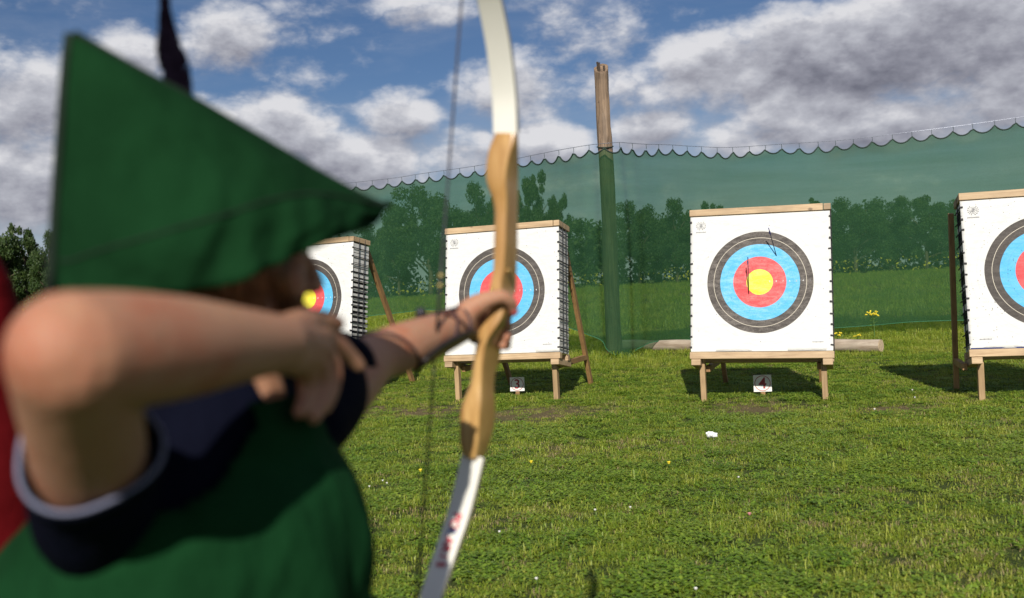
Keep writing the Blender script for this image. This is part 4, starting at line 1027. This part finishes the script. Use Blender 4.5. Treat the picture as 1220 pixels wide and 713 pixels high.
# ---------------------------------------------------------------- grass
G_A = foliage('grass_blades', (.13, .215, .018), (.25, .32, .030), (.40, .40, .080), .9, .35, .45)
G_C = foliage('clover_leaves', (.10, .195, .018), (.18, .285, .028), (.29, .36, .05), 1.2, .3, .5)
G_D = foliage('dry_blades', (.24, .19, .075), (.33, .26, .12), (.40, .31, .17), .9, .25, .6)
def tuft(seed, kind, nb, spread, h, w):
    g = random.Random(seed); mb = MB(); m = 0
    for i in range(nb):
        a = g.uniform(0, 6.283); r = spread * math.sqrt(g.random()); b0 = Vector((r * math.cos(a), r * math.sin(a), -.004))
        la = g.uniform(0, 6.283); ld_ = Vector((math.cos(la), math.sin(la), 0)); side = Vector((-ld_.y, ld_.x, 0)); hh = h * g.uniform(.5, 1.25); lean_ = g.uniform(.75, 2.1); ww = w * g.uniform(.7, 1.3)
        if kind == 'clover' and i % 3 != 0:
            top = b0 + ld_ * (hh * .3) + UZ * (hh * .75); tilt = ld_ * g.uniform(-.5, .5) + side * g.uniform(-.5, .5)
            for q in range(3):
                aq = la + q * 2.094; dq = Vector((math.cos(aq), math.sin(aq), 0)); dq.z = tilt.dot(dq) * .8; sq_ = Vector((-math.sin(aq), math.cos(aq), 0)); s_ = .0115 * g.uniform(.7, 1.3)
                mb.add([top, top + dq * s_ * .6 - sq_ * s_ * .55, top + dq * s_ * 1.3 - sq_ * s_ * .3, top + dq * s_ * 1.3 + sq_ * s_ * .3, top + dq * s_ * .6 + sq_ * s_ * .55], [(0, 1, 2, 3, 4)], 0)
            continue
        if kind == 'broad' and i % 2 == 0:
            L_ = g.uniform(.03, .06); pts = [b0, b0 + ld_ * L_ * .4 + UZ * .014 - side * ww * 2.2, b0 + ld_ * L_ * .4 + UZ * .014 + side * ww * 2.2, b0 + ld_ * L_ + UZ * .010]
            mb.add(pts, [(0, 1, 3, 2)], 0); continue
        p1 = b0 + UZ * (hh * .55) + ld_ * (hh * .18 * lean_); p2 = b0 + UZ * (hh * (1 - .35 * lean_)) + ld_ * (hh * .65 * lean_)
        mb.add([b0 - side * ww * .5, b0 + side * ww * .5, p1 + side * ww * .42, p1 - side * ww * .42, p2], [(0, 1, 2, 3), (3, 2, 4)], 0)
    return mb
lib = bpy.data.collections.new('grass_library')
def addt(name, mb, m_):
    o = bpy.data.objects.new(name, mb.mesh(name, m_)); lib.objects.link(o)
for i in range(4): addt('a%d' % i, tuft(20 + i, 'grass', 40, .09, .040, .0044), G_A)
for i in range(2): addt('b%d' % i, tuft(30 + i, 'clover', 40, .09, .034, .0036), G_C)
addt('c0', tuft(40, 'broad', 22, .065, .040, .006), G_C)
addt('d0', tuft(50, 'grass', 22, .07, .042, .0028), G_D)
addt('e0', tuft(60, 'grass', 26, .07, .13, .0045), G_A)
NT = 9
def grass_field(name, label, cat, pos, idx, scl):
    me = bpy.data.meshes.new(name); n = len(pos); me.vertices.add(n); me.vertices.foreach_set('co', pos.astype(np.float32).ravel())
    for nm, tp, arr in (('vi', 'INT', idx), ('vs', 'FLOAT', scl), ('vr', 'FLOAT', rng.uniform(0, 6.283, n))):
        at_ = me.attributes.new(nm, tp, 'POINT'); at_.data.foreach_set('value', arr.astype(np.int32 if tp == 'INT' else np.float32))
    o = link(bpy.data.objects.new(name, me)); tag(o, label, cat, kind='stuff')
    ng = bpy.data.node_groups.new(name, 'GeometryNodeTree'); ng.interface.new_socket('Geometry', in_out='INPUT', socket_type='NodeSocketGeometry'); ng.interface.new_socket('Geometry', in_out='OUTPUT', socket_type='NodeSocketGeometry')
    N = ng.nodes; gi = N.new('NodeGroupInput'); go = N.new('NodeGroupOutput'); ci = N.new('GeometryNodeCollectionInfo'); ci.inputs['Collection'].default_value = lib
    ci.inputs['Separate Children'].default_value = True; ci.inputs['Reset Children'].default_value = True
    ip = N.new('GeometryNodeInstanceOnPoints'); ip.inputs['Pick Instance'].default_value = True
    def attr(nm, tp): a = N.new('GeometryNodeInputNamedAttribute'); a.data_type = tp; a.inputs['Name'].default_value = nm; return a.outputs[0]
    cx = N.new('ShaderNodeCombineXYZ'); Lk = ng.links
    Lk.new(gi.outputs[0], ip.inputs['Points']); Lk.new(ci.outputs[0], ip.inputs['Instance']); Lk.new(attr('vi', 'INT'), ip.inputs['Instance Index']); Lk.new(attr('vr', 'FLOAT'), cx.inputs[2])
    Lk.new(cx.outputs[0], ip.inputs['Rotation']); Lk.new(attr('vs', 'FLOAT'), ip.inputs['Scale']); Lk.new(ip.outputs[0], go.inputs[0])
    md = o.modifiers.new('scatter', 'NODES'); md.node_group = ng; return o
def wedge(y0, y1, dens, margin=1.2):
    n = int(dens * (y1 - y0) * (.57 * (y0 + y1) + 2 * margin)); out = []
    Y = rng.uniform(y0, y1, int(n * 1.6)); hw = .57 * Y + margin; X = rng.uniform(-1, 1, len(Y)) * (.57 * y1 + margin); k = np.abs(X) < hw
    return np.stack([X[k], Y[k]], 1)[:n]
def vn(p, s, o): return np.array([mnoise.noise(Vector((x * s, y * s, o))) for x, y in p])
pts = np.concatenate([wedge(-1.5, 3.2, 45, 1.5), wedge(3.2, 7, 280), wedge(7, 11, 240), wedge(11, 15, 150), wedge(15, 23, 60)])
nz = vn(pts, .9, 0); nz2 = vn(pts, 2.2, 4.); nz3 = vn(pts, .35, 9.)
bare = np.zeros(len(pts))
for bx, by, br in ((P(505, 490, 10).x, 9.9, .55), (2.1, 8.9, .55), (.15, 9.3, .7), (3.2, 8.4, .4), (-1.6, 10.4, .5)):
    bare = np.maximum(bare, np.exp(-(((pts[:, 0] - bx) / br) ** 2 + ((pts[:, 1] - by) / (br * .8)) ** 2)))
keep = rng.random(len(pts)) > bare * .68; pts = pts[keep]; nz = nz[keep]; nz2 = nz2[keep]; nz3 = nz3[keep]; bare = bare[keep]
r = rng.random(len(pts)); idx = rng.integers(0, 4, len(pts))
cl = (rng.random(len(pts)) < .34 + .45 * nz + .3 * nz2) & (r < .85); idx[cl] = 4 + rng.integers(0, 2, cl.sum())
br = (r > .90); idx[br] = 6
dr = (rng.random(len(pts)) < .05 + .28 * np.clip(-nz * 1.6 - .1, 0, 1) + .4 * bare); idx[dr] = 7
scl = rng.uniform(.62, 1.1, len(pts)) * (1 + .3 * nz2) * np.where(pts[:, 1] > 15, 1.5, 1) * np.where(bare > .3, .75, 1)
# longer tufts along the net, the log and by the stand legs
tall = (rng.random(len(pts)) < np.where(pts[:, 1] > 13.5, .45, .012)); idx[tall] = 8; scl[tall] *= .85
z = np.array([gz(x, y) for x, y in pts]); pos = np.column_stack([pts, z])
grass_field('grass', 'short sunlit grass mixed with clover covering the archery field', 'grass', pos, idx, scl)
pts = np.concatenate([wedge(23, 34, 16), wedge(34, 56, 7)]); z = np.array([gz(x, y) for x, y in pts])
grass_field('meadow_grass', 'taller meadow grass on the field beyond the net', 'grass', np.column_stack([pts, z]), np.where(rng.random(len(pts)) < .75, 8, 7), rng.uniform(1.6, 3.2, len(pts)))
# yellow flowers in drifts at the far side of the field
g = np.random.default_rng(3); n = 4500; X = g.uniform(-45, 45, n); Y = g.uniform(47, 57, n); k = np.array([mnoise.noise(Vector((x * .22, y * .25, 7))) for x, y in zip(X, Y)]) > -.02
X, Y = X[k], Y[k]; Z = np.array([gz(x, y) for x, y in zip(X, Y)]) + g.uniform(.3, .95, len(X)); c = np.stack([X, Y, Z], 1); a = g.normal(size=(len(X), 3)) * .032; b_ = g.normal(size=(len(X), 3)) * .032
q = np.stack([c - a, c + b_, c + a, c - b_], 1).reshape(-1, 3)
o = link(bpy.data.objects.new('yellow_wildflowers', quads_mesh('yellow_wildflowers', q, simple('petal_yellow', (.50, .42, .03), .7)))); tag(o, 'drifts of yellow wildflowers in front of the far hedge', 'wildflowers', kind='stuff')

# ---------------------------------------------------------------- single small plants and things in the grass
PY = simple('yellow_petal', (.75, .60, .03), .6); PW = simple('white_petal', (.75, .74, .70), .6); PP = simple('pink_petal', (.55, .22, .24), .6); ST = simple('stem_green', (.08, .16, .03), .6)
def on_ground(px, py, dz=.04):
    v = (P(px, py, 10) - CAM); t = (dz - CAM.z) / v.z; p = CAM + v * t
    for _ in range(4): t = (gz(p.x, p.y) + dz - CAM.z) / v.z; p = CAM + v * t
    return p
def small_flower(px, py, name, cat, m_, label, grp, r=.010, h=.05):
    p = on_ground(px, py, h); rt = empty(name, (p.x, p.y, p.z - h)); tag(rt, label, cat, grp)
    MB().tube([(0, .01, 0), (.003, .004, h * .6), (0, 0, h)], [.0013] * 3, 5).build('stem', ST, rt)
    q = MB()
    for i in range(16):
        a = i * 2.4; e = .25 + .6 * ((i * .618) % 1); d = Vector((math.cos(a) * math.cos(e), math.sin(a) * math.cos(e), math.sin(e))); s_ = d.cross(UZ).normalized() * r * .28
        c0 = Vector((0, 0, h)); q.add([c0, c0 + d * r * .6 + s_, c0 + d * r, c0 + d * r * .6 - s_], [(0, 1, 2, 3)])
    q.ball((0, 0, h + .001), (r * .5, r * .5, r * .45), 8, 5); q.build('flower_head', m_, rt)
for px, py, lab in ((440, 580, 'leftmost white clover flower beside the green tabard'), (456, 573, 'white clover flower right of the green tabard, upper of a close pair'), (461, 576, 'white clover flower right of the green tabard, lower of a close pair'), (595, 634, 'white clover flower right of the lower bow limb'), (709, 608, 'white clover flower below the space between targets three and four'), (751, 605, 'white clover flower left of the pink one'),
                    (880, 569, 'white clover flower between the litter and the pink clover flower'), (639, 690, 'white clover flower near the lower edge left of the small shadow'), (829, 702, 'pale clover flower at the bottom edge'), (1087, 465, 'white clover flower in front of the cut off target\'s shadow, upper one'), (1090, 474, 'white clover flower in front of the cut off target\'s shadow, lower one'), (1042, 488, 'white clover flower in the grass right of target four')):
    small_flower(px, py, 'clover_flower', 'clover flower', PW, lab, 'clover flowers in the grass', .009 if py > 500 else .012)
small_flower(893, 613, 'clover_flower', 'clover flower', PP, 'faded pink clover flower in the right foreground grass', 'clover flowers in the grass', .013)
for px, py, lab in ((633, 551, 'yellow dandelion right of the bow below target three'), (797, 552, 'yellow dandelion in the grass below and left of the litter'), (501, 561, 'yellow dandelion left of the bow string by the green tabard')):
    small_flower(px, py, 'dandelion', 'dandelion', PY, lab, 'dandelions in the grass', .017)
def ragwort(px, ytop, Y, label, n=9, seed=1):
    top = P(px, ytop, Y); b0 = gz(top.x, Y); H_ = top.z - b0; rt = empty('ragwort_plant', (top.x, Y, b0)); tag(rt, label, 'wildflower', 'yellow flowering weeds by the net'); g = random.Random(seed); fl = MB()
    st = MB(); st.tube([(0, 0, 0), (.01, 0, H_ * .5), (0, 0, H_ * .9)], [.006, .005, .003], 6)
    for i in range(n):
        a = i * 2.4; R_ = .10 * H_ / .45 * g.uniform(.4, 1); e = Vector((R_ * math.cos(a), R_ * math.sin(a), H_ * g.uniform(.86, 1))); st.tube([(0, 0, H_ * .72), tuple(e)], [.003, .002], 5)
        for q in range(4): fl.ball(e + Vector((g.uniform(-.025, .025), g.uniform(-.02, .02), g.uniform(-.012, .012))), (.014, .014, .009), 6, 4)
    st.build('stem', ST, rt); fl.build('flower_cluster', PY, rt)
    lf = MB()
    for i in range(16):
        a = i * 2.1; zz = H_ * (.08 + .045 * i); d = Vector((math.cos(a), math.sin(a), .35)); s_ = Vector((-math.sin(a), math.cos(a), 0)) * .014; c0 = Vector((0, 0, zz)); L_ = .12 * (1 - .03 * i)
        lf.add([c0, c0 + d * L_ * .5 + s_, c0 + d * L_, c0 + d * L_ * .5 - s_], [(0, 1, 2, 3)])
    o = lf.build('leaves', G_C, rt); o['kind'] = 'stuff'
ragwort(1040, 371, 16.0, 'yellow flowering weed standing behind the right end of the log', 10, 1)
ragwort(998, 397, 15.3, 'small yellow weed just above the log beside target four', 3, 2); ragwort(1022, 399, 15.2, 'small yellow weed above the middle of the visible log', 3, 3)
# crumpled litter
p = on_ground(848, 521, .02); q = bmesh.new(); bmesh.ops.create_icosphere(q, subdivisions=3, radius=1)
for v in q.verts: k = 1 + .45 * mnoise.noise(v.co * 1.7 + Vector((3, 1, 2))) + .25 * mnoise.noise(v.co * 4.1); v.co = Vector((v.co.x * .036 * k, v.co.y * .022 * k, v.co.z * .022 * k))
me = bpy.data.meshes.new('litter'); q.to_mesh(me); q.free(); me.materials.append(simple('crumpled_paper', (.78, .78, .80), .6, .05, 40, .4, 60))
o = link(bpy.data.objects.new('litter', me)); o.location = p + UZ * .02; o.rotation_euler = (0, rad(12), rad(-18)); tag(o, 'crumpled white scrap of paper lying on the open grass', 'litter')
